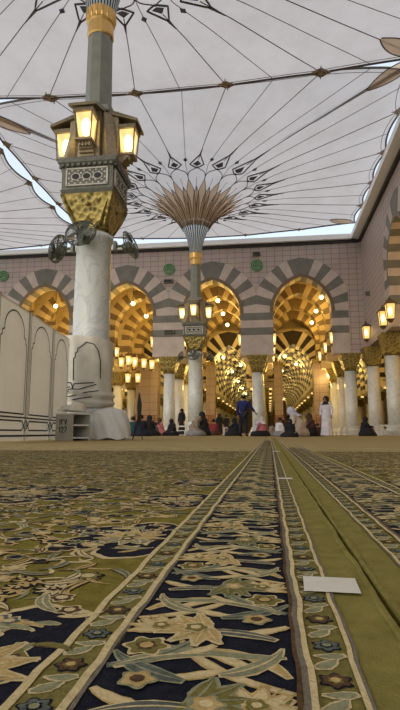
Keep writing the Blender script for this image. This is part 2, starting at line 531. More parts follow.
colp = column_proto('marble_column', .46, 4.75, 1.3, 'x', 'x', 'marble_white', .78)
first = [True]
def place(proto, loc, label, group=None):
    if first[0]:
        first[0] = False
        proto.location = loc; proto['label'] = label
        if group: proto['group'] = group
        elif 'group' in proto.keys(): del proto['group']
        return proto
    r = dup(proto, loc, None, label)
    if group: r['group'] = group
    elif 'group' in r.keys(): del r['group']
    return r
fl = ['white marble column of the back arcade, nearest the right corner',
      'white marble column of the back arcade behind the man in blue',
      'white marble column of the back arcade, just left of the far umbrella column',
      'white marble column of the back arcade, right beside the near umbrella column',
      'white marble column of the back arcade, hidden low behind the printed screens']
for i, l in enumerate(fl):
    place(colp, (X0+PI_X*(1-i), FY+.55, 0), l, 'white columns of the back arcade')
for j, y in enumerate(ROWS):
    for i in range(-6, 3):
        x = X0+i*PI_X
        nm = ['second', 'third', 'fourth'][j]
        if i in (1, 0, -1, -2):
            pos = {1: 'right corner of the court', 0: 'man in blue', -1: 'far umbrella column', -2: 'near umbrella column'}[i]
            place(colp, (x, y, 0), 'marble column in the %s row of the hall, on the line beside the %s' % (nm, pos), 'hall columns behind the arcade')
        else:
            place(colp, (x, y, 0), 'marble column standing in the dim outer bays of the lit hall', 'outer hall columns')
first[0] = True
colr = column_proto('marble_column', .46, 4.9, 1.4, 'x', 'x', 'marble_white', .68)
place(colr, (7.5, 38.8, 0), 'white marble column of the right arcade, tucked into the corner')
place(colr, (7.65, 33.4, 0), 'white marble column of the right arcade, nearest column at the right edge')
place(colr, (7.75, 26.5, 0), 'white marble column of the right arcade, standing past the picture edge')
first[0] = True
colh = column_proto('hall_column', .42, 3.9, 1.0, 'x', 'x', 'marble_hall', .8)
for k in range(0, 12):
    for i in range(-6, 3):
        if k == 0 and i > 2: continue
        place(colh, (X0+i*PI_X, LOW0+7.0*k, 0), 'slim pale column deep in the golden hall', 'slim columns deep in the hall')

# big stone piers standing inside the hall
def pier(x, y, w, label):
    t = thing('stone_pier', label, 'pier', (x, y, 0))
    bm = bmesh.new(); box(bm, -w, w, -.8, .8, -.012, 6.9); obj('shaft', bm, 'plinth_stone', t)
    bm = bmesh.new(); box(bm, -w-.1, w+.1, -.9, .9, 6.9, 7.3); obj('cornice', bm, 'gold_relief', t)
    bm = bmesh.new()
    for s in (-.9*w, -.3*w, .3*w, .9*w): box(bm, s-.05, s+.05, -1.5, -1.4, 0, 1.9)
    for z in (.9, 1.35, 1.8): box(bm, -w, w, -1.5, -1.4, z, z+.09)
    obj('railing', bm, 'wood_red', t)
pier(-12.3, 52.2, 1.1, 'square rose stone pier in the hall behind the seated group at left')
pier(-5.9, 53.0, .42, 'narrow rose stone pier in the hall right of the far umbrella column')
pier(.95, 54.0, .42, 'narrow rose stone pier in the hall right of the man in blue')
pier(5.0, 52.0, .7, 'rose stone pier in the hall behind the standing woman in white')

def add_point(name, loc, power, color=(1, .66, .24), r=.25, parent=None):
    l = bpy.data.lights.new(name, 'POINT'); l.energy = power; l.color = color; l.shadow_soft_size = r
    o = bpy.data.objects.new(name, l); COL.objects.link(o); o.location = loc
    if parent: o.parent = parent
    return o

# ------------------------------------------------------------------ lanterns
def lantern_proto(name='wall_lantern', s=1.0, glass='glass_warm'):
    t = thing(name, 'x', 'lantern')
    bm = bmesh.new(); pyramid_frustum(bm, .13*s, .08*s, .17*s, .72*s)
    obj('lamp_glass', bm, glass, t)
    bm = bmesh.new(); ico(bm, (0, 0, .42*s), .095*s, 2, scale=(1, 1, 2.1)); obj('bulb', bm, 'lamp_core', t, smooth=True)
    bm = bmesh.new()
    pyramid_frustum(bm, .24*s, .76*s, .05*s, .95*s); pyramid_frustum(bm, .24*s, .72*s, .24*s, .76*s)
    lathe(bm, [(.03*s, .94*s), (.05*s, .98*s), (.0*s+.005, 1.08*s)], 8)
    obj('roof', bm, 'lamp_frame', t)
    bm = bmesh.new()
    for a, b in ((-1, -1), (1, -1), (1, 1), (-1, 1)):
        tube(bm, [(a*.14*s, b*.14*s, .06*s), (a*.185*s, b*.185*s, .74*s)], .015*s, 4)
    pyramid_frustum(bm, .06*s, -.08*s, .15*s, .07*s)
    obj('cage', bm, 'lamp_frame', t)
    return t
lan = lantern_proto(s=1.3)
first[0] = True
FLN = {1: 'the right corner column', 0: 'the column by the blue man', -1: 'the column left of far umbrella', -2: 'the column beside near umbrella', -3: 'the column behind the screens'}
for j, y in enumerate([FY]+ROWS):
    for i in range(-3, 2):
        for s in (-1, 1):
            x = X0+i*PI_X+s*1.25
            nm = ['front', 'second', 'third', 'fourth'][j]
            place(lan, (x, y+.25 if j == 0 else y-.1, 6.75), 'lit lantern %s of %s, %s row' % ('right' if s > 0 else 'left', FLN[i], nm), 'lit lanterns along the arcade piers')
            if j == 0:
                pass
# hanging lanterns deep in the hall
for k in range(9):
    for i in range(-6, 3):
        for s in (-1, 1):
            place(lan, (X0+i*PI_X+s*1.0, LOW0-.9+7.0*k, 4.6), 'small glowing lantern beside a slim column deep in the hall', 'lanterns deep in the hall')
# clusters of hall lanterns hanging low in the left bays
for n, (x, y, z, lb) in enumerate([(-14.1, 46.3, 7.2, 'highest'), (-13.7, 47, 6.2, 'leftmost low'), (-13.1, 47.3, 6.4, 'second low'), (-12.4, 47.0, 6.2, 'middle low'), (-11.6, 47.3, 6.1, 'fourth low'),
                                 (-10.9, 47.6, 6.0, 'rightmost low'), (-13.6, 49, 4.9, 'lowest left'), (-12.6, 49, 4.9, 'lowest right')]):
    place(lan, (x, y, z), 'lit lantern hanging right of near umbrella column, %s of its cluster' % lb, 'lanterns hanging in the left bay')
for x, y in ((-12.9, 46.2), (-6.2, 45.8), (-4.4, 46.2), (.6, 45.8), (4.3, 46), (7.9, 45.5), (-19.5, 46), (-9.6, 50.6), (-2.6, 50.6), (5.2, 50.2)):
    add_point('hall_lamp', (x, y, 5.4), 120, (1, .68, .24), .2)
# right wall lanterns
place(lan, (RX-.35, 31.7, 6.4), 'large lit lantern on the right wall above its nearest column')
place(lan, (RX-.35, 37.2, 6.6), 'lit lantern on the right wall close to the corner')
place(lan, (RX-.35, 29.8, 6.4), 'lit lantern at the right picture edge inside the right arch')
place(lan, (7.5, 38.8, 2.9+.3), 'small hanging lantern low beside the corner columns')

# round ceiling lights in each bay
bm = bmesh.new(); ico(bm, (0, 0, 0), .17, 2)
cl = thing('ceiling_light', 'x', 'ceiling light')
obj('bulb', bm, 'bulb', cl, smooth=True)
bm = bmesh.new(); tube(bm, [(0, 0, .15), (0, 0, 2.6)], .025, 6); lathe(bm, [(.10, .17), (.08, .24), (.04, .3)], 12)
obj('fitting', bm, 'lamp_frame', cl)
first[0] = True
WARM = (1, .58, .11)
PW = 200
yrow = [42.2, 47.1, 52.1]
for i in range(-6, 2):
    for j, y in enumerate(yrow):
        cx = X0+(i+.5)*PI_X
        if i >= 0: lx = cx+1.75
        elif i == -1: lx = cx+.2
        else: lx = cx-.15
        nmr = ['nearest', 'middle', 'deepest'][j]
        bay = {0: 'right arch', -1: 'arch right of the far umbrella', -2: 'arch between the two umbrella columns', -3: 'arch above the screens'}.get(i)
        if bay: o = place(cl, (lx, y, 11.1), 'round bright ceiling light under the %s, %s of three' % (bay, nmr), 'round lights of the hall vaults')
        else: o = place(cl, (lx, y, 11.1), 'round bright ceiling light in the far left bays of the hall', 'round lights of the left vaults')
        add_point('vault_lamp', (lx, y, 10.75), PW, WARM, parent=None)
for i in range(-5, 2):
    for k in range(0, 12):
        if k in (3, 5, 7, 9, 10): continue
        cx = X0+(i+.5)*PI_X
        place(cl, (cx+(.8 if k % 2 else -.8), LOW0+1.8+7*k, 8.7), 'small round light under the low arches deep in the hall', 'lights of the low arches')
        if k in (0, 1, 2, 4, 6, 8, 11): add_point('nave_lamp', (cx+(.8 if k % 2 else -.8), LOW0+1.8+7*k, 8.4), 230, (1, .68, .22))
for y in (10, 22, 30, 36):
    add_point('aisle_lamp', (11, y, 9.5), 260, WARM)

# ------------------------------------------------------------------ umbrellas
PROF = [(.36, 11.05), (.42, 11.4), (.53, 11.85), (.74, 12.4), (1.05, 12.95), (1.5, 13.5), (2.2, 14.05), (3.0, 14.45), (4.0, 14.75), (6.0, 15.08), (9.4, 15.45), (14., 16.0)]
def prof(r):
    if r <= PROF[0][0]: return PROF[0][1]
    for (a, b), (c, d) in zip(PROF, PROF[1:]):
        if r <= c: return b+(d-b)*(r-a)/(c-a)
    return PROF[-1][1]

def make_umbrella(name, label, cx, cy, x0, x1, y0, y1, ov=(.12, .34, .12, .34), zo=0., bow=0.):
    group = None
    """x0..y1: rim rectangle relative to the column"""
    t = thing(name, label, 'umbrella', (cx, cy, 0), group=group)
    corners = [(x1, y1), (x0, y1), (x0, y0), (x1, y0)]
    def rimpt(k, off=0.):
        k = k % 40; c = int(k//10); f = (k-10*c)/10
        A = Vector(corners[c]); B = Vector(corners[(c+1) % 4])
        p = A.lerp(B, f)
        x = (f*5) % 1.0
        d = ov[c]*4*x*(1-x)
        if c == 2 and bow: d += bow*(abs(2*f-1)**5)
        e = (B-A).normalized(); n = Vector((-e.y, e.x))
        return p+n*(d+off)
    def inner(k, r):
        a = radians(45+9*k); return Vector((cos(a), sin(a)))*r
    def S(k, r, dz=0.):
        """point at ring parameter r: r<=4 radius; 4..5 goes out to the rim"""
        if r <= 4: p = inner(k, r)
        else: p = inner(k, 4).lerp(rimpt(k), r-4)
        return Vector((p.x, p.y, prof(p.length)+dz+zo))
    rs = [.36, .42, .52, .7, 1.0, 1.5, 2.2, 3.0, 4.0]+[4+i/10 for i in range(1, 11)]
    NS = 160
    bm = bmesh.new()
    V = [[bm.verts.new(S(k*40/NS, r)) for k in range(NS)] for r in rs[4:]]
    for j in range(len(V)-1):
        for k in range(NS):
            bm.faces.new((V[j][k], V[j+1][k], V[j+1][(k+1) % NS], V[j][(k+1) % NS]))
    mem = obj('canopy_membrane', bm, 'membrane', t, smooth=True)
    # striped funnel
    bm = bmesh.new()
    fr = [.36, .42, .53, .64, .74, .85, .95]
    F = [[bm.verts.new(S(k*40/60, r, -.02)) for k in range(60)] for r in fr]
    for j in range(len(F)-1):
        for k in range(60):
            f = bm.faces.new((F[j][k], F[j+1][k], F[j+1][(k+1) % 60], F[j][(k+1) % 60]))
            f.material_index = k % 2
    fun = obj('funnel', bm, ['membrane_blue', 'membrane_white'], t, smooth=False)
    # petals
    for k in range(40):
        for ring in ((0,) if k % 2 else (1,)):
            kk = k
            r0, r1, w = (.82, 2.95, .92) if ring == 0 else (.82, 2.5, .80)
            dz = -.05 if ring == 0 else -.035
            bm = bmesh.new()
            n = 12
            L = []; R_ = []
            for i in range(n+1):
                f = i/n; r = r0+(r1-r0)*f
                ww = w*(.80+.2*sin(pi*min(1, f*2.2))) if f < .45 else w*.82*sin(pi*(.5+.5*(f-.45)/.55))**1.15+.0
                L.append(S(kk-ww, r, dz)); R_.append(S(kk+ww, r, dz))
            lv = [bm.verts.new(p) for p in L]; rv = [bm.verts.new(p) for p in R_]
            cv = [bm.verts.new(S(kk, r0+(r1-r0)*i/n, dz)) for i in range(n+1)]
            for i in range(n):
                bm.faces.new((lv[i], cv[i], cv[i+1], lv[i+1])); bm.faces.new((cv[i], rv[i], rv[i+1], cv[i+1]))
            pet = obj('petal', bm, 'membrane_brown', t, smooth=True)
            bm = bmesh.new()
            tube(bm, [p+Vector((0, 0, -.01)) for p in L]+[p+Vector((0, 0, -.01)) for p in reversed(R_)], .017, 4)
            obj('petal_edge', bm, 'seam_dark', pet)
    # seams
    for k in range(40):
        bm = bmesh.new()
        if k % 2 == 0:
            tube(bm, [S(k, 4.3-.0*0 if False else r, -.03) for r in [4.06+.094*i for i in range(11)]], .019, 5)
            tube(bm, [S(k, r, -.03) for r in (1.2, 2.0, 3.0)], .012, 4)
        else:
            tube(bm, [S(k, r, -.03) for r in [3.05, 3.5, 4.0]+[4+.1*i for i in range(1, 11)]], .014, 5)
        obj('seam', bm, 'seam_brown', t)
    # diamonds + squares + ogee arches
    for k in range(40):
        dz = -.05
        if k % 2 == 0:
            def dia(scale, dz, mi, bm):
                c = 3.72+.42
                cr = 3.99; 
                pts = [(k, cr-.26*scale), (k+.66*scale, cr+.01), (k, 4+.125*scale**1.6), (k-.66*scale, cr+.01)]
                mid = S(k, 3.9, dz)
                vs = [bm.verts.new(S(a, r, dz)) for a, r in pts]
                f = bm.faces.new(vs); f.material_index = mi
            bm = bmesh.new(); cr = 3.97
            lp = [S(k, cr-.27, dz), S(k+.62, cr+.01, dz), S(k, 4.135, dz), S(k-.62, cr+.01, dz)]
            lp = [a.lerp(b, f/4) for a, b in zip(lp, lp[1:]+lp[:1]) for f in range(4)]
            tube(bm, lp, .036, 5, closed=True)
            tube(bm, [S(k, 4.12, dz), S(k, 4.22, dz)], [.06, .02], 5)
            d = obj('diamond', bm, 'seam_dark', t)
            bm = bmesh.new(); dia(.56, -.05, 0, bm); obj('diamond_heart', bm, 'diamond_blue', d)
            bm = bmesh.new()
            for s in (-1, 1):
                P = []
                for of, rr_ in ((1.0, 2.95), (.99, 3.12), (.93, 3.28), (.8, 3.42), (.6, 3.53), (.38, 3.60), (.18, 3.67), (0, 3.8)):
                    P.append(S(k+s*of, rr_, -.04))
                tube(bm, P, .022, 5)
            obj('petal_arch', bm, 'seam_dark', t)
        else:
            bm = bmesh.new()
            rr = 4.07
            p = S(k, rr, -.05); e = (S(k, rr+.03)-S(k, rr)).normalized(); n = Vector((-e.y, e.x, 0))
            pts = [p+e*.17, p+n*.11, p-e*.17, p-n*.11]
            ngon(bm, pts); ngon(bm, [q+Vector((0, 0, -.03)) for q in pts][::-1])
            for i in range(4): quad(bm, pts[i], pts[(i+1) % 4], pts[(i+1) % 4]+Vector((0, 0, -.03)), pts[i]+Vector((0, 0, -.03)))
            obj('tie_plate', bm, 'diamond_blue', t)
    # rim cable
    bm = bmesh.new()
    tube(bm, [S(k*40/NS, 5., -.02) for k in range(NS)], .05, 6, closed=True)
    obj('rim_cable', bm, 'seam_dark', t)
    # inner hem line
    bm = bmesh.new()
    tube(bm, [S(k*40/NS, 4.965, -.03) for k in range(NS)], .015, 4, closed=True)
    obj('rim_hem', bm, 'seam_brown', t)
    # node clips
    for k in range(0, 40, 2):
        bm = bmesh.new()
        p = S(k, 4.985, -.06)
        if k % 10:
            c = int(k//10); e = (Vector(corners[(c+1) % 4])-Vector(corners[c])).normalized()
            e = Vector((e.x, e.y, 0)); n = Vector((-e.y, e.x, 0))
            tube(bm, [p-e*.42, p-e*.2+n*.1, p, p+e*.2+n*.1, p+e*.42], [.02, .05, .06, .05, .02], 6)
            tube(bm, [p-n*.12, p+n*.4], [.06, .02], 6)
            tube(bm, [p-e*.25+n*.02, p-e*.05+n*.22], [.05, .05], 6); tube(bm, [p+e*.25+n*.02, p+e*.05+n*.22], [.05, .05], 6)
            obj('rim_clip', bm, 'clip_brown', t)
        else:
            # pointed corner reinforcement
            n_ = 14; Lp = []; Rp = []
            C2 = Vector((p.x, p.y)); d2 = -C2.normalized(); nn = Vector((-d2.y, d2.x))
            for i in range(n_+1):
                f = i/n_; w = .42*sin(pi*(.02+.96*f))**.85
                for LL, sg in ((Lp, -1), (Rp, 1)):
                    q = C2+d2*(2.5*f)+nn*w*sg
                    LL.append(Vector((q.x, q.y, prof(q.length)-.06+zo)))
            lv = [bm.verts.new(p) for p in Lp]; rv = [bm.verts.new(p) for p in Rp]
            for i in range(n_):
                try: bm.faces.new((lv[i], rv[i], rv[i+1], lv[i+1]))
                except ValueError: pass
            lf = obj('corner_leaf', bm, 'membrane_brown', t)
            bm = bmesh.new(); tube(bm, Lp, .03, 4); tube(bm, Rp, .03, 4)
            obj('leaf_edge', bm, 'seam_dark', lf)
    # ---- column
    bm = bmesh.new(); box(bm, -.58, .58, -.58, .58, .001, .3); lathe(bm, [(.55, .3), (.58, .4), (.50, .55), (.52, .65), (.45, .8)], 28)
    obj('base', bm, 'marble_white', t)
    bm = bmesh.new(); lathe(bm, [(.44, .8), (.44, 2.5), (.42, 4.75), (.47, 4.8), (.47, 4.9), (.42, 4.95)], 36)
    obj('shaft', bm, 'marble_white', t, smooth=True)
    bm = bmesh.new()
    lathe(bm, [(.36, 4.9), (.44, 5.0), (.44, 5.05)], 8, rot=pi/8)
    # faceted capital: chamfered square flaring upward, with small raised tiers
    rings = []
    for f, wd, ch in ((0, .40, .17), (.25, .46, .16), (.5, .52, .13), (.75, .57, .08), (1, .62, .02)):
        z = 5.02+.9*f; w = wd; c = w-ch
        pts = [(w, -c), (w, c), (c, w), (-c, w), (-w, c), (-w, -c), (-c, -w), (c, -w)]
        rings.append([bm.verts.new((x, y, z)) for x, y in pts])
    for A, B in zip(rings, rings[1:]):
        for i in range(8): bm.faces.new((A[i], A[(i+1) % 8], B[(i+1) % 8], B[i]))
    bm.faces.new(rings[-1]); bm.faces.new(rings[0][::-1])
    # diamond bosses and corner fins
    for s, ax in ((-1, 0), (1, 0), (-1, 1), (1, 1)):
        for (u, z, r) in ((0, 5.62, .07), (-.3, 5.72, .05), (.3, 5.72, .05), (0, 5.3, .05)):
            w = .40+.22*(z-5.02)/.9
            p = (s*w, u, z) if ax == 0 else (u, s*w, z)
            ico(bm, p, r, 1)
    for sx in (-1, 1):
        for sy in (-1, 1):
            tube(bm, [(sx*.36, sy*.36, 5.1), (sx*.50, sy*.50, 5.5), (sx*.61, sy*.61, 5.9)], [.03, .05, .06], 5)
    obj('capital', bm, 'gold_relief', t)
    # ornamented box
    bm = bmesh.new()
    pyramid_frustum(bm, .62, 5.9, .66, 6.0); box(bm, -.63, .63, -.63, .63, 6.0, 6.72)
    pyramid_frustum(bm, .64, 6.72, .72, 6.84); box(bm, -.72, .72, -.72, .72, 6.84, 6.98)
    for i in range(10):
        for s in (-1, 1):
            u = -.6+1.2*i/9
            box(bm, u-.035, u+.035, s*.68-.03, s*.68+.03, 6.72, 6.8); box(bm, s*.68-.03, s*.68+.03, u-.035, u+.035, 6.72, 6.8)
    bx = obj('capital_box', bm, 'grey_bronze', t)
    for ang in (0, pi/2, pi, 3*pi/2):
        bm = bmesh.new()
        R = Matrix.Rotation(ang, 4, 'Z')
        box(bm, -.48, .48, -.65, -.628, 6.16, 6.62, 0, R)
        for u in range(13):
            for v in range(6):
                if (u+v) % 2 == 0:
                    x = -.44+.88*u/12; z = 6.19+.4*v/5
                    box(bm, x-.022, x+.022, -.662, -.65, z-.022, z+.022, 1, R)
        for u in (-.27, 0, .27):
            mt = R @ Matrix.Translation((u, -.655, 6.39)) @ Matrix.Rotation(pi/2, 4, 'X')
            lathe(bm, [(.12, 0), (.12, .02)], 12, 1, mtx=mt)
            lathe(bm, [(.09, .02), (.09, .03)], 12, 2, mtx=mt)
        for z in (6.13, 6.65): box(bm, -.52, .52, -.67, -.63, z-.02, z+.02, 1, R)
        for x in (-.5, .5): box(bm, x-.02, x+.02, -.67, -.63, 6.13, 6.65, 1, R)
        obj('lattice_panel', bm, ['grey_bronze', 'lattice_white', 'black'], bx)
    # lantern cluster: central block, corner fins, four lanterns
    bm = bmesh.new()
    box(bm, -.42, .42, -.42, .42, 6.98, 8.4)
    for a in range(4):
        R = Matrix.Rotation(a*pi/2, 4, 'Z')
        box(bm, -.27, .27, -.62, -.40, 6.98, 8.55, 0, R)          # back board of each lantern
        # buttress between lanterns
        R2 = Matrix.Rotation(a*pi/2+pi/4, 4, 'Z')
        vs = [(-.14, -.86, 6.98), (.14, -.86, 6.98), (.14, -.3, 6.98), (-.14, -.3, 6.98), (-.12, -.55, 8.45), (.12, -.55, 8.45), (.12, -.3, 8.6), (-.12, -.3, 8.6)]
        v = [bm.verts.new(R2 @ Vector(p)) for p in vs]
        for idx in ((0, 3, 2, 1), (4, 5, 6, 7), (0, 1, 5, 4), (1, 2, 6, 5), (2, 3, 7, 6), (3, 0, 4, 7)):
            bm.faces.new([v[i] for i in idx])
        # bracket steps under each lantern
        for i in range(4):
            box(bm, -.17, .17, -.62-.07*(4-i)*.9, -.6, 7.3-.0-.07*(i+1), 7.3-.07*i, 0, R)
        for u in (-.12, -.04, .04, .12): box(bm, u-.02, u+.02, -.9, -.86, 7.18, 7.34, 0, R)
        box(bm, -.2, .2, -1.0, -.6, 7.3, 7.36, 0, R)
    obj('lantern_bracket', bm, 'bronze_pale', t)
    for a in range(4):
        R = Matrix.Rotation(a*pi/2, 4, 'Z')
        bm = bmesh.new()
        # sloping hood
        pts = [(-.34, -.98-.14, 8.18), (.34, -.98-.14, 8.18), (.34, -.36, 8.46), (-.34, -.36, 8.46)]
        top = [(-.34, -1.12, 8.26), (.34, -1.12, 8.26), (.30, -.36, 8.62), (-.30, -.36, 8.62)]
        v = [bm.verts.new(R @ Vector(p)) for p in pts+top]
        for idx in ((0, 3, 2, 1), (4, 5, 6, 7), (0, 1, 5, 4), (1, 2, 6, 5), (2, 3, 7, 6), (3, 0, 4, 7)):
            bm.faces.new([v[i] for i in idx])
        box(bm, -.25, .25, -1.05, -.6, 8.06, 8.18, 0, R)
        for sx in (-.17, .17):
            tube(bm, [R @ Vector((sx, -.98, 7.36)), R @ Vector((sx*1.25, -1.02, 8.08))], .018, 4)
            tube(bm, [R @ Vector((sx, -.64, 7.36)), R @ Vector((sx*1.25, -.62, 8.08))], .018, 4)
        ln = obj('lantern', bm, 'bronze', t)
        bm = bmesh.new()
        mt = R @ Matrix.Translation((0, -.81, 0))
        for z0, w0, z1, w1 in ((7.38, .10, 7.5, .14), (7.5, .14, 8.06, .19)):
            A = [mt @ Vector((s*w0, q*w0, z0)) for s, q in ((-1, -1), (1, -1), (1, 1), (-1, 1))]
            B = [mt @ Vector((s*w1, q*w1, z1)) for s, q in ((-1, -1), (1, -1), (1, 1), (-1, 1))]
            for i in range(4): quad(bm, A[i], A[(i+1) % 4], B[(i+1) % 4], B[i])
        obj('lamp_glass', bm, 'glass_white', ln)
        bm = bmesh.new(); c_ = R @ Vector((0, -.81, 7.76)); ico(bm, c_, .12, 2, scale=(1, 1, 2.2)); obj('bulb', bm, 'lamp_core', ln, smooth=True)
    # upper octagonal shaft and gold collar
    bm = bmesh.new()
    box(bm, -.38, .38, -.38, .38, 8.55, 8.72)
    lathe(bm, [(.42, 8.72), (.42, 8.8), (.335, 8.84), (.315, 10.36)], 8, rot=pi/8)
    obj('upper_shaft', bm, 'grey_stone', t)
    bm = bmesh.new()
    for i in range(16):
        a = 2*pi*i/16
        tube(bm, [(.335*cos(a), .335*sin(a), 10.73), (.365*cos(a), .365*sin(a), 10.87), (.38*cos(a), .38*sin(a), 11.05)], [.02, .035, .025], 5)
    lathe(bm, [(.32, 10.33), (.345, 10.37), (.335, 10.70), (.37, 10.75), (.36, 10.8), (.39, 11.07)], 16)
    obj('collar', bm, 'gold', t)
    KN = [(5.02, 5.0), (5.9, 5.8), (6.98, 6.66), (8.72, 8.22), (10.36, 10.36)]
    def rm(z):
        if z <= KN[0][0] or z >= KN[-1][0]: return z
        for (a, b), (c, d) in zip(KN, KN[1:]):
            if z <= c: return b+(d-b)*(z-a)/(c-a)
    def walk(o):
        for ch in o.children:
            if ch.name.split('.')[0] in ('capital', 'capital_box', 'lattice_panel', 'lantern_bracket', 'lantern', 'lamp_glass', 'bulb', 'upper_shaft'):
                for v in ch.data.vertices: v.co.z = rm(v.co.z)
            walk(ch)
    walk(t)
    return t

make_umbrella('canopy_umbrella', 'near giant umbrella on its marble column, canopy filling the top of the view', -4.2, 11.8, -9.9, 10.9, -9.2, 9.3, ov=(.06, .1, .12, .34))
make_umbrella('canopy_umbrella', 'farther giant umbrella with whole petal rosette in view before the back arcade', -4.34, 30.55, -9.8, 11.15, -9.42, 8.72, ov=(.10, .08, .04, .3), zo=.16, bow=1.0)
make_umbrella('canopy_umbrella', 'giant umbrella at far left, only its scalloped canopy edge in view', -24.6, 30.55, -10.3, 10.2, -8.95, 8.85, ov=(.1, .1, .1, .36))
make_umbrella('canopy_umbrella', 'unseen giant umbrella added overhead behind the viewer to shade the near carpet', -4.2, -7.0, -9.8, 10.4, -9.3, 9.3)  # out of view; added so its canopy dims daylight on the near carpet

# ------------------------------------------------------------------ mist fans
def fan_proto():
    t = thing('mist_fan', 'x', 'fan')
    mt = Matrix.Translation((0, -.78, 0)) @ Matrix.Rotation(radians(68), 4, 'X')
    bm = bmesh.new(); tube(bm, [(0, -.44, 0), (0, -.74, 0)], .03, 8); box(bm, -.07, .07, -.50, -.445, -.1, .1); obj('arm', bm, 'fan_metal', t)
    bm = bmesh.new(); lathe(bm, [(.06, -.16), (.1, -.12), (.1, .02), (.05, .05)], 14, mtx=mt); obj('motor', bm, 'fan_metal', t)
    bm = bmesh.new()
    for k in range(5):
        a = 2*pi*k/5
        R = mt @ Matrix.Rotation(a, 4, 'Z') @ Matrix.Rotation(radians(20), 4, 'X')
        pts = [R @ Vector(p) for p in ((.05, -.03, .06), (.15, -.08, .06), (.27, -.06, .06), (.29, .03, .06), (.17, .09, .06), (.05, .03, .06))]
        ngon(bm, pts); ngon(bm, [p+(mt.to_3x3() @ Vector((0, 0, .012))) for p in pts][::-1])
    obj('blades', bm, 'fan_metal', t)
    bm = bmesh.new()
    for r, z in ((.30, .06), (.31, .03), (.31, .0), (.22, .12), (.22, -.05), (.12, .14), (.12, -.08)):
        tube(bm, [mt @ Vector((r*cos(2*pi*i/24), r*sin(2*pi*i/24), z)) for i in range(24)], .010 if r > .25 else .006, 4, closed=True)
    for i in range(16):
        a = 2*pi*i/16; c, s = cos(a), sin(a)
        tube(bm, [mt @ Vector((r*c, r*s, z)) for r, z in ((.04, .15), (.12, .14), (.22, .12), (.31, .04), (.31, .0), (.22, -.05), (.12, -.08))], .006, 3)
    obj('cage', bm, 'fan_metal', t)
    t.scale = (1.15, 1.15, 1.15)
    return t
fan = fan_proto(); first[0] = True
def pf(cx, cy, ang, label, z=4.66):
    o = place(fan, (cx, cy, z), label, 'mist fans on the umbrella columns'); o.rotation_euler = (0, 0, ang)
pf(-4.2, 11.8, 0, 'round caged fan on the front of the near umbrella column')
pf(-4.2, 11.8, -pi/2, 'round caged fan on the left of the near umbrella column')
pf(-4.2, 11.8, pi/2, 'round caged fan on the right of the near umbrella column')
pf(-4.34, 30.55, 0, 'small caged fan on the front of the far umbrella column')
pf(-4.34, 30.55, -pi/2, 'small caged fan on the left of the far umbrella column')
pf(-4.34, 30.55, pi/2, 'small caged fan on the right of the far umbrella column')

# ------------------------------------------------------------------ medallions, speakers on the facade
def medallion(x, label):
    t = thing('wall_medallion', label, 'medallion', (x, FY-.03, 13.15), group='green medallions on the back wall')
    mt = Matrix.Rotation(pi/2, 4, 'X')
    bm = bmesh.new(); lathe(bm, [(.48, -.03), (.48, .05), (.44, .07)], 28, mtx=mt); obj('disc', bm, 'medallion_green', t)
    bm = bmesh.new()
    for r in (.46, .33):
        tube(bm, [(r*cos(2*pi*i/28), -.07, r*sin(2*pi*i/28)) for i in range(28)], .02, 4, closed=True)
    # calligraphic strokes
    for P in ([(-.2, -.1), (-.12, .16), (-.02, -.1), (.1, -.14), (.22, 0), (.16, .16)], [(-.22, -.18), (0, -.22), (.22, -.14)], [(.02, .0), (.05, .24)], [(-.18, .05), (-.2, .2)]):
        tube(bm, [(a, -.08, b) for a, b in P], .025, 4)
    obj('emblem', bm, 'medallion_pale', t)
medallion(-.78, 'round green medallion on the back wall above the column behind the man in blue')
medallion(-7.78, 'round green medallion on the back wall left of the far umbrella column')
medallion(-21.9, 'round green medallion on the back wall at the left edge')
def speaker(x, y, z, label, w=.35, rz=0):
    t = thing('wall_speaker', label, 'speaker', (x, y, z), rz)
    bm = bmesh.new(); box(bm, -w, w, -.25, 0, -.14, .14); obj('housing', bm, 'grey_bronze', t)
    bm = bmesh.new(); box(bm, -w*.8, w*.8, -.27, -.25, -.09, .09); obj('grille', bm, 'black', t)
speaker(-.78, FY-.03, 14.05, 'small dark speaker above the middle green medallion on the back wall', .3)
speaker(-7.8, FY-.06, 12.1, 'small horn speaker on the back wall below the left medallion', .35)
speaker(-7.7, FY-.06, 8.0, 'dark speaker box on the pier left of the far umbrella column', .4)
speaker(RX-.03, 37.0, 9.9, 'tall narrow speaker on the right wall near the corner', .12, -pi/2)

# ------------------------------------------------------------------ screens at left
def S2(px, py, Y): pass
SCH = 2.25
SP = [(-4.02, 7.15), (-4.16, 8.5), (-4.33, 9.9), (-4.46, 11.1)]
def ribbon(bm, pts, w, mtx, mi=0, y=-.02):
    """flat printed line in the xz plane with small thickness"""
    for (a, b) in zip(pts, pts[1:]):
        a = Vector(a); b = Vector(b); d = (b-a)
        if d.length < 1e-6: continue
        d.normalize(); n = Vector((-d.y, d.x))*w/2
        e = d*w*.3
        q = [a-e+n, a-e-n, b+e-n, b+e+n]
        ngon(bm, [mtx @ Vector((p.x, y, p.y)) for p in q], mi)
def ogee(w, base, shoulder, apex, x0=0):
    """cusped arch outline: verticals, two small steps, pointed head"""
    c = x0+w/2
    half = [(x0, base), (x0, shoulder), (x0+.05*w, shoulder+.03), (x0+.05*w, shoulder+.10), (x0+.12*w, shoulder+.13), (x0+.12*w, shoulder+.19)]
    n = 7
    for i in range(n+1):
        f = i/n
        half.append((x0+.12*w+(.38*w)*(1-cos(f*pi/2))**.85, shoulder+.19+(apex-shoulder-.19)*sin(f*pi/2)**.9))
    half[-1] = (c, apex)
    full = half+[(2*c-x, z) for x, z in reversed(half[:-1])]
    full.append((x0, base))
    return full
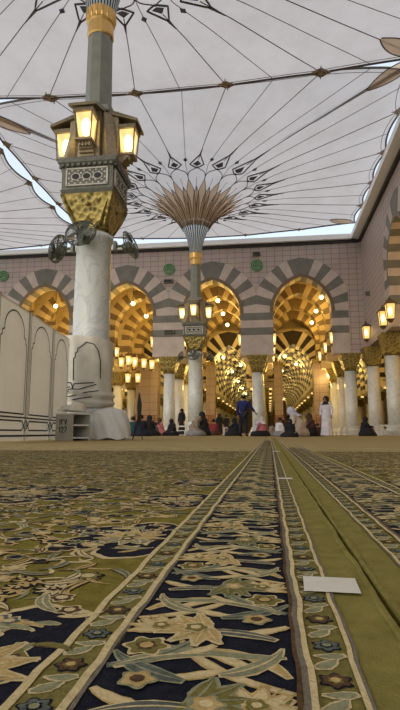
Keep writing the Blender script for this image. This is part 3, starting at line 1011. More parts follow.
labels = ['white printed screen panel cut by the left edge of the picture', 'white printed screen panel second from the left edge', 'narrow white printed screen panel next to the umbrella column']
def panel(A, B, label, h=SCH):
    A = Vector((A[0], A[1], 0)); B = Vector((B[0], B[1], 0)); L = (B-A).length; a = atan2(B.y-A.y, B.x-A.x)
    A = A+(B-A).normalized()*.012; L -= .03; A.z = .004; t = thing('screen_panel', label, 'screen', A, a, 'white printed screens at the left')
    bm = bmesh.new()
    nx, nz = 14, 18
    f = lambda i, j: Vector((.015+(L-.03)*i/nx, .012*sin(j*.9+i*.35)*sin(pi*i/nx), .02+(h-.02)*j/nz))
    g = [[bm.verts.new(f(i, j)) for i in range(nx+1)] for j in range(nz+1)]
    for j in range(nz):
        for i in range(nx): bm.faces.new((g[j][i], g[j][i+1], g[j+1][i+1], g[j+1][i]))
    obj('cloth', bm, 'screen_cloth', t, smooth=True)
    bm = bmesh.new(); I = Matrix.Identity(4)
    lw = .025
    ribbon(bm, ogee(L-.22, .46, 1.62, 2.12, .11), lw, I)
    ribbon(bm, [(.0, .40), (L-.0, .40)], lw, I)
    kn = .13
    for z0, z1 in ((.19, .345),):
        zc = (z0+z1)/2
        ribbon(bm, [(.16, z0), (L-.16, z0), (L-.10, zc), (L-.16, z1), (.16, z1), (.10, zc), (.16, z0)], lw, I)
        for c in (0, L):
            pts = [(c+.075*cos(i*pi/3+pi/6), zc+.085*sin(i*pi/3+pi/6)) for i in range(7)]
            pts = [p for p in pts if 0 <= p[0] <= L]
            ribbon(bm, pts, lw, I)
            ribbon(bm, [(abs(c-.16) if c == 0 else c-.16, z1), (c+(.02 if c == 0 else -.02), z0+.02)], lw, I)
    ribbon(bm, [(0, .10), (L, .10)], lw*1.3, I)
    for x in (.045, L-.045): ribbon(bm, [(x, .40), (x, h-.02)], lw*.7, I)
    obj('printed_lines', bm, 'screen_line', t)
    bm = bmesh.new(); tube(bm, [(.035, .02, 0), (.035, .02, h+.01)], .018, 6); tube(bm, [(.035, .02, h), (L-.03, .02, h)], .016, 6)
    obj('frame', bm, 'screen_post', t)
for i in range(3): panel(SP[i], SP[i+1], labels[i])

# cloth wrapped round the column behind the shelf
def wrapped():
    t = thing('column_wrap', 'white printed cloth wrapped and bunched around the near umbrella column', 'cloth', (-4.2, 11.8, 0))
    bm = bmesh.new(); NZ, NT = 30, 40
    def f(i, j):
        a = radians(-178+ (206)*i/NT); z = .78+1.65*j/NZ
        r = .60
        if z < 1.15: r += .05*sin((z-.78)*34+a*2.2)+.05
        r += .012*sin(a*9+z*2)
        ztop = z-(.16*(i/NT)*(j/NZ))
        return Vector((r*cos(a)*1.0-.08, r*sin(a)*.95, ztop+.06*sin(a*1.5)*(1-j/NZ)))
    g = [[bm.verts.new(f(i, j)) for i in range(NT+1)] for j in range(NZ+1)]
    for j in range(NZ):
        for i in range(NT): bm.faces.new((g[j][i], g[j][i+1], g[j+1][i+1], g[j+1][i]))
    obj('cloth', bm, 'drape', t, smooth=True)
    bm = bmesh.new()
    def on(a, z, rr=.615):
        a = radians(a); r = rr
        if z < 1.15: r = rr+.05*sin((z-.78)*34+a*2.2)+.06
        return (r*cos(a)-.08, r*sin(a)*.95, z-.02)
    def line(P, w=.011):
        Q = []
        for (a0, z0), (a1, z1) in zip(P, P[1:]):
            for k in range(6): Q.append(on(a0+(a1-a0)*k/6, z0+(z1-z0)*k/6))
        Q.append(on(*P[-1])); tube(bm, Q, w, 4)
    # arch heads
    line([(-100, 1.35), (-101, 1.85), (-97, 1.88), (-97, 1.97), (-92, 2.0), (-92, 2.07), (-85, 2.12), (-74, 2.22), (-58, 2.18), (-48, 2.05), (-42, 1.8), (-41, 1.4)])
    line([(-128, 1.95), (-126, 2.02), (-122, 2.04), (-121, 2.12), (-114, 2.18)])
    line([(-128, 1.3), (-106, 1.3), (-98, 1.14), (-86, 1.14)]); line([(-128, 1.2), (-108, 1.2)]); line([(-128, 1.1), (-106, 1.1), (-98, 1.27), (-80, 1.28), (-55, 1.3)])
    line([(-98, 1.27), (-106, 1.1)]); line([(-86, 1.14), (-70, 1.2), (-50, 1.26)]); line([(-128, 1.0), (-104, .98), (-76, 1.06), (-46, 1.12)])
    line([(-96, .9), (-70, .96), (-40, 1.02)])
    obj('printed_lines', bm, 'screen_line', t)
wrapped()
# crumpled white sheet hanging at right of shelf
t = thing('draped_sheet', 'white sheet draped over a low stand right of the grey shelf', 'cloth', (-3.41, 10.95, .004))
bm = bmesh.new()
def f(i, j):
    a = pi*1.15+pi*1.2*i/30; z = .025+.60*j/14
    r = .42-.10*(j/14)**2+.02*sin(i*1.3+j*.5)
    if j == 14: r *= .86
    return Vector((r*cos(a)*1.05, r*sin(a)*.8, z+.02*sin(i*.8)))
g = [[bm.verts.new(f(i, j)) for i in range(31)] for j in range(15)]
for j in range(14):
    for i in range(30): bm.faces.new((g[j][i], g[j][i+1], g[j+1][i+1], g[j+1][i]))
c = bm.verts.new((0, 0, .7))
for i in range(30): bm.faces.new((g[14][i], g[14][i+1], c))
obj('sheet', bm, 'shelf_white', t, smooth=True)
bm = bmesh.new(); box(bm, -.25, .25, -.12, .2, .0, .55); obj('stand', bm, 'shelf_grey', t)
# folded rag bundle on top of the shelf
t = tag_ = None
bm = bmesh.new()
NR = 26
ringsV = []
for j in range(9):
    f_ = j/8; row = []
    for i in range(NR):
        a = 2*pi*i/NR
        r = (1-f_**2.2)**.5 if f_ < 1 else .02
        row.append(bm.verts.new((.27*r*cos(a)*(1+.10*sin(a*5+j)), .2*r*sin(a)*(1+.12*sin(a*3+j)), .15*f_+.03*sin(a*3+j*.9)*(f_ > 0)+.05*f_*cos(a+.5))))
    ringsV.append(row)
for j in range(8):
    for i in range(NR): bm.faces.new((ringsV[j][i], ringsV[j][(i+1) % NR], ringsV[j+1][(i+1) % NR], ringsV[j+1][i]))
bm.faces.new(ringsV[0][::-1]); bm.faces.new(ringsV[-1])
tag(obj('folded_cloth', bm, 'drape', smooth=True, loc=(-3.86, 9.9, .575), rotz=.9), 'crumpled off-white cloth bundle lying on top of the grey shelf', 'cloth')
# leaning closed umbrella / pole
t = thing('folded_stand', 'dark folded stand leaning against the draped white sheet', 'stand', (-2.86, 11.05, .003))
bm = bmesh.new(); tube(bm, [(-.08, 0, 0), (.02, .02, .35), (.06, .03, .62)], [.012, .02, .03], 6); tube(bm, [(.06, .03, .3), (.055, .03, .75), (.045, .03, 1.02)], [.02, .055, .01], 8)
obj('closed_canopy', bm, 'black', t)
bm = bmesh.new(); tube(bm, [(.14, 0, 0), (.07, .03, .6)], .011, 6); obj('leg', bm, 'black', t)

# numbered shoe shelf
t = thing('shoe_shelf', 'grey open shoe shelf numbered 127 standing before the near umbrella column', 'shelf', (-3.72, 9.55, .003), radians(60))
# local: x to the right along open front, y along the numbered side (backwards)
W_, D_, H_ = .44, .50, .53
bm = bmesh.new()
# numbered end panel is the x=0 face running in +y ; open front is y=0 face running +x
box(bm, 0, .03, 0, D_, 0, H_); obj('end_panel', bm, 'shelf_grey', t)
bm = bmesh.new(); box(bm, W_-.03, W_, 0, D_, 0, H_); obj('end_panel', bm, 'shelf_grey', t)
bm = bmesh.new(); box(bm, 0.03, W_-.03, D_-.02, D_, 0, H_); obj('back_panel', bm, 'shelf_grey', t)
for z in (.04, .28, H_-.03):
    bm = bmesh.new(); box(bm, .03 if z < .5 else -.005, W_-.03 if z < .5 else W_+.005, 0-.004, D_-.02, z, z+.03); obj('shelf_board', bm, 'shelf_white', t)
# numbers, seen from -x side: text u axis runs from y=D to y=0
bm = bmesh.new()
def st(pts, ox, oz, s):
    P = [(-.004, D_-(ox*1.1+a*s*1.1), oz+b*s) for a, b in pts]
    tube(bm, P, .011, 4)
s_ = .10; oz = .16
st([(0.0, .8), (.25, 1), (.25, 0)], .10, oz, s_)
st([(0, .8), (.15, 1), (.45, 1), (.6, .75), (.5, .5), (0, 0), (.6, 0)], .16, oz, s_)
st([(0, 1), (.6, 1), (.2, 0)], .25, oz, s_)
oz = .31
st([(.2, 1), (.25, 0)], .10, oz, s_)
st([(.1, 0), (.1, 1), (.35, .75), (.55, 1)], .16, oz, s_)
st([(0, 1), (.3, 0), (.6, 1)], .25, oz, s_)
obj('number', bm, 'screen_line', t)

# ------------------------------------------------------------------ carpets
CM = ['pile_navy', 'pile_green', 'pile_green_strip', 'pile_beige', 'pile_tan', 'pile_olive', 'pile_sage', 'pile_teal', 'pile_brown', 'pile_grey', 'pile_field_far', 'pile_plain_far']
CI = {n[5:]: i for i, n in enumerate(CM)}
LV = .00022
CNT = [0]
def P2(bm, pts, lvl, c):
    ar = sum(a[0]*b[1]-b[0]*a[1] for a, b in zip(pts, pts[1:]+pts[:1]))
    if ar < 0: pts = pts[::-1]
    CNT[0] += 1
    z = lvl*LV+(CNT[0] % 97)*2.2e-6
    f = bm.faces.new([bm.verts.new((x, y, z)) for x, y in pts]); f.material_index = CI[c]
rnd = random.Random(3)
def jit(p, a=.0006): return (p[0]+rnd.uniform(-a, a), p[1]+rnd.uniform(-a, a))

def leaf(bm, x, y, ang, L, w, bend, lvl, c, oc=None, ow=.0022, mx=1):
    """curved leaf from (x,y): centreline bends, width swells then tapers"""
    def mk(grow):
        n = 9; up = []; dn = []
        for i in range(n+1):
            f = i/n; a = ang+bend*f
            # integrate centreline
            cx = 0; cy = 0; m = 8
            for k in range(m):
                aa = ang+bend*(f*(k+.5)/m)
                cx += cos(aa)*L*f/m; cy += sin(aa)*L*f/m
            ww = w*sin(pi*min(1, .06+.94*f)**.8)+grow
            nx, ny = -sin(a), cos(a)
            e = grow*(1 if i == n else (-1 if i == 0 else 0))
            cx += cos(a)*e; cy += sin(a)*e
            up.append((x+mx*(cx+nx*ww), y+cy+ny*ww)); dn.append((x+mx*(cx-nx*ww), y+cy-ny*ww))
        pts = up+dn[::-1]
        return pts if mx > 0 else pts[::-1]
    if oc: P2(bm, [jit(p) for p in mk(ow)], lvl, oc)
    P2(bm, [jit(p, .0004) for p in mk(0)], lvl+1, c)
    if w > .0045 and y < 2.2:
        w0 = w; w = w0*.16
        P2(bm, mk(0), lvl+2, oc if oc and oc != c else ('navy' if c in ('sage', 'teal') else 'brown'))

def blossom(bm, x, y, r, n, lvl, cols, sq=1., rot=0., lobed=.28):
    """layered rosette"""
    for k, (c, f) in enumerate(cols):
        pts = []
        m = n*6
        for i in range(m):
            a = 2*pi*i/m
            rr = r*f*(1-lobed*(.5+.5*cos(n*(a)+pi))) if k < len(cols)-1 else r*f
            pts.append(jit((x+rr*cos(a+rot), y+rr*sq*sin(a+rot)), .0004))
        P2(bm, pts, lvl+k, c)

def palmette(bm, x, y, ang, s, lvl, cols, mx=1):
    """fan of petals round a heart; s overall size"""
    cP, cO, cH = cols
    for k in range(-3, 4):
        a = ang+k*.48
        L = s*(1-.07*abs(k)); 
        leaf(bm, x, y, a if mx > 0 else a, L, s*.15, .12*k, lvl+(3-abs(k))*.5, cP, cO, .0025, mx)
    blossom(bm, x+mx*cos(ang)*s*.22, y+sin(ang)*s*.22, s*.25, 5, lvl+4, [(cO, 1.15), (cH, .95), ('beige', .4)])

def stripline(bm, x0, x1, y0, y1, lvl, c, wob=.0008):
    n = int((y1-y0)/.02)
    a = []; b = []
    for i in range(n+1):
        y = y0+(y1-y0)*i/n; w = wob*sin(y*37+x0*90)+wob*.7*sin(y*91+x0*50)+rnd.uniform(-.0005, .0005)
        a.append((x0+w, y)); b.append((x1+w, y))
    for i in range(n): P2(bm, [a[i], b[i], b[i+1], a[i+1]], lvl, c)

def guard(bm, xa, xb, y0, y1, sgn):
    """narrow border of alternating little flowers and leaves between two pale lines"""
    lo, hi = min(xa, xb), max(xa, xb); xc = (lo+hi)/2; w = hi-lo
    P2(bm, [(lo, y0), (hi, y0), (hi, y1), (lo, y1)], 1, 'beige' if False else 'olive')
    y = y0+.01; k = 0
    while y < y1:
        if k % 2 == 0: cols = [('navy', 1.12), ('teal', .95), ('navy', .5), ('sage', .3)]
        else: cols = [('navy', 1.12), ('brown', .95), ('olive', .5), ('tan', .3)]
        blossom(bm, xc, y, w*.40, 6, 3, cols, 1.0, rnd.uniform(0, 1))
        leaf(bm, lo+.003, y+.017, .45, w*.8, .0042, .7, 3, 'sage', 'beige', .0018)
        leaf(bm, hi-.003, y+.038, pi+.45, w*.75, .0036, -.6, 3, 'sage', 'beige', .0016)
        y += .0535; k += 1

def border(bm, xa, xb, y0, y1, m):
    """wide navy border with bold scrolls; m = mirror sign"""
    lo, hi = min(xa, xb), max(xa, xb); W = hi-lo; xc = (lo+hi)/2
    P2(bm, [(lo, y0), (hi, y0), (hi, y1), (lo, y1)], 1, 'navy')
    per = .225
    k = 0; y = y0
    while y < y1+per:
        s = m if k % 2 == 0 else -m
        X = lambda u: xc+s*u*W      # u in -.5...5
        # large palmette facing across
        palmette(bm, X(-.02), y+.02, radians(200), .040, 6, ('olive', 'sage', 'tan') if k % 2 else ('tan', 'beige', 'olive'), s)
        palmette(bm, X(.30), y+.125, radians(80), .030, 6, ('beige', 'tan', 'olive'), s)
        # main stem arabesque
        leaf(bm, X(.48), y-.075, radians(165), .115, 0.0035, -1.0, 4, 'beige', 'tan', .0014, s)
        leaf(bm, X(.46), y-.055, radians(115), .07, 0.0040, 1.1, 4, 'tan', 'beige', .0014, s)
        leaf(bm, X(.28), y-.052, radians(120), .05, 0.0043, .9, 5, 'beige', 'tan', .0012, s)
        leaf(bm, X(.12), y-.050, radians(225), .042, 0.0043, -.9, 5, 'beige', 'tan', .0012, s)
        # blue-green sickle leaves
        leaf(bm, X(-.47), y-.052, radians(20), .088, 0.0061, 1.0, 5, 'sage', 'teal', .0015, s)
        leaf(bm, X(-.12), y+.055, radians(160), .062, 0.0061, -1.0, 5, 'sage', 'beige', .0015, s)
        leaf(bm, X(.06), y+.045, radians(15), .066, 0.0061, .7, 5, 'teal', 'sage', .002, s)
        leaf(bm, X(-.45), y+.085, radians(-5), .10, 0.0040, .5, 5, 'sage', 'beige', .0012, s)
        leaf(bm, X(-.40), y+.115, radians(30), .075, 0.0054, -.9, 5, 'teal', 'beige', .0015, s)
        leaf(bm, X(.44), y+.06, radians(135), .075, 0.0061, .9, 5, 'sage', 'beige', .0015, s)
        leaf(bm, X(.47), y+.03, radians(225), .05, 0.0043, -.8, 5, 'beige', 'tan', .0012, s)
        leaf(bm, X(-.46), y+.03, radians(-50), .05, 0.0050, .9, 5, 'olive', 'beige', .0018, s)
        # twig
        leaf(bm, X(-.1), y+.105, radians(20), .085, 0.0027, .6, 4, 'tan', None, 0, s)
        leaf(bm, X(.02), y+.118, radians(95), .035, 0.0043, -.9, 5, 'beige', 'tan', .0012, s)
        leaf(bm, X(-.05), y+.100, radians(-60), .03, 0.0040, .9, 5, 'beige', 'tan', .0012, s)
        blossom(bm, X(-.33), y-.02, .0165, 6, 7, [('beige', 1.1), ('olive', .92), ('brown', .5), ('tan', .3)])
        blossom(bm, X(-.28), y+.155, .012, 5, 7, [('sage', 1.1), ('tan', .9), ('brown', .4)])
        y += per*.5*2/2*1.0; k += 1
        y += 0
def lobed(cx, cy, rx, ry, n, half=None, am=.24):
    pts = []
    m = n*10
    for i in range(m):
        a = 2*pi*i/m
        r = 1+am*abs(sin(n*a/2))-am*.5+.05*abs(sin(n*a*1.5))
        r *= 1+.12*cos(2*a)
        x, y = cx+rx*r*cos(a), cy+ry*r*sin(a)
        if half is not None: x = min(x, half) if rx > 0 else x
        pts.append((x, y))
    return pts

def field(bm, x0, x1, y0, y1, edge, m):
    """green ground with scattered flowers and navy lobed medallions. edge = border side x, m=+1 field lies to the left of it"""
    P2(bm, [(min(x0, x1), y0), (max(x0, x1), y0), (max(x0, x1), y1), (min(x0, x1), y1)], 1, 'green')
    meds = []
    y = .335
    while y-.14 < y1:
        meds.append((edge-m*.0, y, .115, .125)); y += .43
    y = -.45+1.3
    while y < y1+.2:
        meds.append((edge-m*.47, y-.43+.0, .16, .2)); meds.append((edge-m*.94, y, .16, .2)); meds.append((edge-m*1.41, y-.43, .16, .2)); meds.append((edge-m*1.9, y, .16, .2)); y += .86
    def inside(x, y, g=1.0):
        for mx_, my, rx, ry in meds:
            if my > 1.75: continue
            if ((x-mx_)/(rx*g))**2+((y-my)/(ry*g))**2 < 1: return True
        return False
    meds = [q for q in meds if q[1] < 1.75]
    for mx_, my, rx, ry in meds:
        if my-ry > y1: continue
        for g, c, l in ((1.07, 'beige', 2), (1.0, 'navy', 3)):
            pts = lobed(mx_, my, rx*g, ry*g, 8)
            if abs(mx_-edge) < .01:
                pts = [p for p in pts if (edge-p[0])*m >= -.001]
            pts = [(min(max(px_, min(x0, x1)), max(x0, x1)), min(max(py_, y0), y1)) for px_, py_ in pts]
            if m < 0 and False: pts = pts[::-1]
            # order by angle
            if abs(mx_-edge) < .01: pts.sort(key=lambda p: atan2(p[1]-my, (edge-p[0])*m+1e-4))
            P2(bm, pts, l, c)
        # filling of the medallion
        cxm = mx_ if abs(mx_-edge) > .01 else mx_-m*rx*.45
        if my+.05 < y1:
            palmette(bm, cxm, my-.01, radians(95), min(rx, ry)*.55, 6, ('tan', 'beige', 'olive'))
            palmette(bm, cxm, my-.01, radians(270), min(rx, ry)*.42, 6, ('sage', 'beige', 'brown'))
            for a in range(6):
                aa = a*pi/3+.5
                lx = cxm+cos(aa)*rx*.55; ly = my+sin(aa)*ry*.55
                if (edge-lx)*m < .02: continue
                leaf(bm, lx, ly, aa+1.2, .05, .0065, .9, 5, rnd.choice(['sage', 'teal', 'tan']), 'beige', .0014)
        for a in range(int(rx*ry*(12000 if my < .5 else 6000))):
            q, w_ = rnd.uniform(0, 6.28), sqrt(rnd.uniform(.04, .9))
            lx = mx_+cos(q)*rx*w_; ly = my+sin(q)*ry*w_
            if (edge-lx)*m < .012 or ly > y1-.05 or ly < y0+.03: continue
            if rnd.random() < .35: blossom(bm, lx, ly, rnd.uniform(.008, .014), 5, 5, [('beige', 1.15), (rnd.choice(['tan', 'teal', 'brown']), .9), ('beige', .4)])
            else: leaf(bm, lx, ly, rnd.uniform(0, 6.28), rnd.uniform(.025, .045), .004, rnd.choice([-1.2, 1.2]), 4, rnd.choice(['sage', 'teal', 'tan', 'beige', 'olive']), rnd.choice(['beige', 'brown']), .0012)
    # scattered ornament
    step = .031
    ny = int((y1-y0)/step)
    for j in range(ny):
        yy = y0+step*(j+.5)
        xw = yy*.56+.1      # visible half width
        x = edge-m*.035; i = 0
        lim = min(abs(x1-x0), xw if m > 0 else .36*yy+.1)
        while abs(edge-x) < lim-.03:
            px_ = x+rnd.uniform(-.016, .016); py_ = yy+rnd.uniform(-.016, .016)
            if not inside(px_, py_, 1.13) and (edge-px_)*m > .024 and py_ < y1-.03 and py_ > y0+.03:
                t_ = rnd.random()
                if t_ < .36:
                    blossom(bm, px_, py_, rnd.uniform(.012, .019), rnd.choice([5, 6]), 4, [(rnd.choice(['beige', 'navy', 'tan']), 1.12), (rnd.choice(['tan', 'tan', 'teal', 'brown', 'olive']), .9), (rnd.choice(['navy', 'beige']), .45)], 1, rnd.uniform(0, 2))
                elif t_ < .5:
                    palmette(bm, px_, py_, rnd.uniform(0, 6.28), .024, 4, (rnd.choice(['tan', 'sage', 'beige']), 'navy', 'brown'))
                else:
                    a = rnd.uniform(0, 6.28)
                    leaf(bm, px_, py_, a, rnd.uniform(.035, .06), .0055, rnd.choice([-1.1, 1.1]), 4, rnd.choice(['tan', 'sage', 'beige', 'tan', 'grey']), rnd.choice(['navy', 'beige', 'brown', 'brown']), .0016)
                leaf(bm, px_, py_, rnd.uniform(0, 6.28), rnd.uniform(.03, .05), .0028, rnd.choice([-1.4, 1.4]), 3, rnd.choice(['beige', 'sage', 'tan']))
            x -= m*step

YN, YF_ = .18, 5.3
ORN = 4.4
SEAM = .0985
def carpet(m, name, label):
    """m=+1: carpet left of the seam; mirrored about the seam for m=-1"""
    R = lambda x: x if m > 0 else 2*SEAM-x
    t = thing(name, label, 'carpet', (0, 0, 0))
    bm = bmesh.new()
    far = -9 if m > 0 else 7.5
    lo, hi = sorted((far, R(SEAM-.0020)))
    box(bm, lo, hi, -1.0, YF_, -.012, 0.0)
    obj('carpet_backing', bm, 'pile_green', t)
    bm = bmesh.new()
    edge = R(-.1505)
    field(bm, edge, edge-m*2.6, YN, ORN, edge, m)
    # beyond the drawn ornament the field reads as mixed wool
    def Q(a, b, y0, y1, l, c): 
        a, b = sorted((a, b)); P2(bm, [(a, y0), (b, y0), (b, y1), (a, y1)], l, c)
    Q(edge, far, ORN, YF_, 1, 'field_far'); 
    Q(edge-m*2.6, far, YN, ORN, 1, 'field_far')
    guard(bm, R(-.1445), R(-.119), YN, ORN, m)
    Q(R(-.1445), R(-.119), ORN, YF_, 1, 'grey')
    stripline(bm, *sorted((R(-.1505), R(-.1445))), YN, YF_, 5, 'beige'); 
    stripline(bm, *sorted((R(-.119), R(-.1135))), YN, YF_, 5, 'beige')
    stripline(bm, *sorted((R(-.1135), R(-.1105))), YN, YF_, 5, 'grey')
    border(bm, R(-.1105), R(.0135), YN, YF_, m)
    stripline(bm, *sorted((R(.0125), R(.0155))), YN, YF_, 13, 'brown')
    stripline(bm, *sorted((R(.0155), R(.0195))), YN, YF_, 13, 'grey')
    stripline(bm, *sorted((R(.0195), R(.0240))), YN, YF_, 13, 'beige')
    guard(bm, R(.0240), R(.0495), YN, ORN, m)
    Q(R(.0240), R(.0495), ORN, YF_, 1, 'grey')
    stripline(bm, *sorted((R(.0495), R(.0530))), YN, YF_, 8, 'beige')
    stripline(bm, *sorted((R(.0530), R(.0555))), YN, YF_, 8, 'grey')
    Q(R(.0555), R(SEAM-.0022), YN, YF_, 1, 'green_strip')
    # selvedge: rounded, slightly uneven edge of the pile along the seam
    tube(bm, [(R(SEAM-.0052+.0012*sin(y*23)+.0007*sin(y*61)), y, .0006+.0005*sin(y*31)) for y in [YN+.03*i for i in range(int((YF_-YN)/.03))]], .0032, 6, mi=CI['green_strip'])
    obj('woven_pattern', bm, CM, t)
carpet(1, 'prayer_carpet', 'patterned green and navy prayer carpet left of the plain green seam')
carpet(-1, 'prayer_carpet', 'patterned green and navy prayer carpet right of the plain green seam')
# next row of carpets, starting at the dark joint
def farcarpet(x0, x1, y0, y1, label, strips=True):
    t = thing('prayer_carpet', label, 'carpet', (0, 0, 0))
    bm = bmesh.new(); box(bm, x0, x1, y0, y1, -.012, 0); obj('carpet_backing', bm, 'pile_plain_far', t)
    if strips:
        bm = bmesh.new()
        for m in (1, -1):
            R = lambda x: x if m > 0 else 2*SEAM-x
            for a, b, c in ((-.1505, -.144, 'beige'), (-.119, -.1135, 'beige'), (.0185, .024, 'beige'), (.0495, .054, 'beige'), (-.144, -.119, 'grey'), (.024, .0495, 'grey'), (.056, SEAM, 'green_strip')):
                a, b = sorted((R(a), R(b)))
                if b < x1 and a > x0: P2(bm, [(a, y0+.05), (b, y0+.05), (b, y1-.05), (a, y1-.05)], 1, c)
        border(bm, -.1105, .0135, y0+.05, y0+5, 1)
        obj('woven_pattern', bm, CM, t)
farcarpet(-9, 7, 5.36, 17.5, 'olive carpet lying beyond the first dark joint in the floor covering')
farcarpet(-30, 7, 17.6, 38.5, 'farthest olive carpet, reaching the foot of the back arcade', False)
# strips of white tape
def tape(q, label, h=.0033):
    bm = bmesh.new(); 
    a = [bm.verts.new((x, y, .0031)) for x, y in q]; b = [bm.verts.new((x, y, h)) for x, y in q]
    bm.faces.new(a[::-1]); bm.faces.new(b)
    for i in range(4): bm.faces.new((a[i], a[(i+1) % 4], b[(i+1) % 4], b[i]))
    tag(obj('tape_strip', bm, 'tape'), label, 'tape')
tape([(.029, .526), (.081, .524), (.083, .575), (.031, .577)], 'white tape square stuck on the carpet, nearest and largest')
tape([(.024, 1.74), (.07, 1.74), (.07, 1.79), (.024, 1.79)], 'thin white tape strip on the carpet, second from the camera')
tape([(.02, 4.3), (.075, 4.3), (.075, 4.45), (.02, 4.45)], 'thin white tape strip on the carpet, farthest of the three')

# ------------------------------------------------------------------ low book stands round the columns
def bookstand(x, y, w, label, d=.45, h=.62):
    t = thing('book_stand', label, 'stand', (x, y, 0))
    bm = bmesh.new(); box(bm, -w-.05, w+.05, -d, d, h-.07, h); obj('top_board', bm, 'shelf_white', t)
    for a in (-w+.04, w-.04):
        for b in (-d+.05, d-.05):
            bm = bmesh.new(); box(bm, a-.035, a+.035, b-.035, b+.035, .001, h-.07); obj('leg', bm, 'shelf_white', t)
    bm = bmesh.new(); box(bm, -w, w, -d+.02, d-.02, .26, .3); obj('shelf_board', bm, 'shelf_white', t)
    # row of books on the shelf is one printed set of volumes
bookstand(6.05, 38.1, .65, 'white low stand at the foot of the right corner column')
bookstand(7.0, 31.6, .7, 'white low stand before the nearest column of the right arcade')
bookstand(6.9, 34.6, .6, 'white low stand between the two right arcade columns', .4)
bookstand(4.6, 38.0, .45, 'small white low stand left of the right corner column', .35)
bookstand(-7.9, 38.0, .85, 'white low stand in front of the column left of the far umbrella')
bookstand(-4.75, 28.9, .55, 'white low stand before the far umbrella column', .4, .55)
bookstand(-2.8, 37.6, .5, 'white low stand in the gap right of the far umbrella column', .4, .55)

# ------------------------------------------------------------------ people
mat('skin', (.30, .17, .11, 1), .55, var=.05)
def cloth(n, c): return mat(n, c, .9, var=.15, scale=9, bump=.25, bscale=14)
cloth('c_black', (.013, .012, .014, 1)); cloth('c_navy', (.012, .018, .10, 1)); cloth('c_darkblue', (.010, .013, .028, 1))
cloth('c_teal', (.01, .06, .05, 1)); cloth('c_white', (.62, .58, .60, 1)); cloth('c_pink', (.42, .13, .14, 1))
cloth('c_beige', (.42, .34, .25, 1)); cloth('c_grey', (.22, .21, .20, 1)); cloth('c_brown', (.07, .03, .02, 1)); cloth('c_red', (.22, .03, .03, 1))
cloth('c_tan', (.26, .20, .14, 1)); cloth('c_hair', (.015, .011, .009, 1)); cloth('c_lilac', (.45, .44, .52, 1))

def skin_mesh(name, V, E, R, m, parent, sub=1):
    me = bpy.data.meshes.new(name+'_src'); me.from_pydata([tuple(v) for v in V], E, [])
    o = bpy.data.objects.new(name+'_src', me); COL.objects.link(o)
    md = o.modifiers.new('s', 'SKIN'); md.use_smooth_shade = True
    sv = me.skin_vertices[0].data
    for i, r in enumerate(R):
        sv[i].radius = (r, r) if not isinstance(r, tuple) else r
    sv[0].use_root = True
    o.modifiers.new('u', 'SUBSURF').levels = sub
    dg = bpy.context.evaluated_depsgraph_get()
    nm = bpy.data.meshes.new_from_object(o.evaluated_get(dg))
    bpy.data.objects.remove(o)
    nm.name = name; nm.materials.clear(); nm.materials.append(M(m))
    for p in nm.polygons: p.use_smooth = True
    r = bpy.data.objects.new(name, nm); COL.objects.link(r); r.parent = parent
    return r

STAND = dict(pel=(0, 0, .93), sp=(0, -.01, 1.1), ch=(0, -.01, 1.3), nk=(0, .0, 1.46), hd=(0, .02, 1.58), tp=(0, .02, 1.68),
             sL=(-.18, -.01, 1.4), eL=(-.25, -.03, 1.12), wL=(-.25, .04, .88), sR=(.18, -.01, 1.4), eR=(.25, -.03, 1.12), wR=(.25, .04, .88),
             hL=(-.09, 0, .88), kL=(-.11, .02, .48), aL=(-.12, -.03, .08), tL=(-.13, .12, .04), hR=(.09, 0, .88), kR=(.11, .02, .48), aR=(.12, -.03, .08), tR=(.13, .12, .04))
SIT = dict(pel=(0, -.05, .14), sp=(0, -.04, .32), ch=(0, .02, .5), nk=(0, .07, .66), hd=(0, .11, .78), tp=(0, .12, .88),
           sL=(-.18, .03, .6), eL=(-.24, .1, .36), wL=(-.12, .28, .24), sR=(.18, .03, .6), eR=(.24, .1, .36), wR=(.12, .28, .24),
           hL=(-.1, 0, .13), kL=(-.36, .28, .2), aL=(-.02, .36, .08), tL=(.1, .40, .06), hR=(.1, 0, .13), kR=(.36, .28, .2), aR=(.08, .28, .06), tR=(-.06, .26, .05))
SITUP = dict(SIT, kL=(-.14, .34, .46), aL=(-.13, .45, .07), tL=(-.13, .58, .04), kR=(.14, .34, .46), aR=(.13, .45, .07), tR=(.13, .58, .04), wL=(-.1, .38, .44), wR=(.1, .38, .44), eL=(-.25, .16, .42), eR=(.25, .16, .42))
LEAN = dict(SIT, ch=(0, .1, .48), nk=(0, .19, .62), hd=(0, .27, .72), tp=(0, .33, .80), sL=(-.18, .12, .57), sR=(.18, .12, .57))
BOW = dict(SIT, sp=(0, .08, .3), ch=(0, .26, .42), nk=(0, .42, .50), hd=(0, .54, .52), tp=(0, .62, .50), sL=(-.18, .33, .46), sR=(.18, .33, .46), eL=(-.26, .36, .2), eR=(.26, .36, .2), wL=(-.14, .5, .1), wR=(.14, .5, .1))

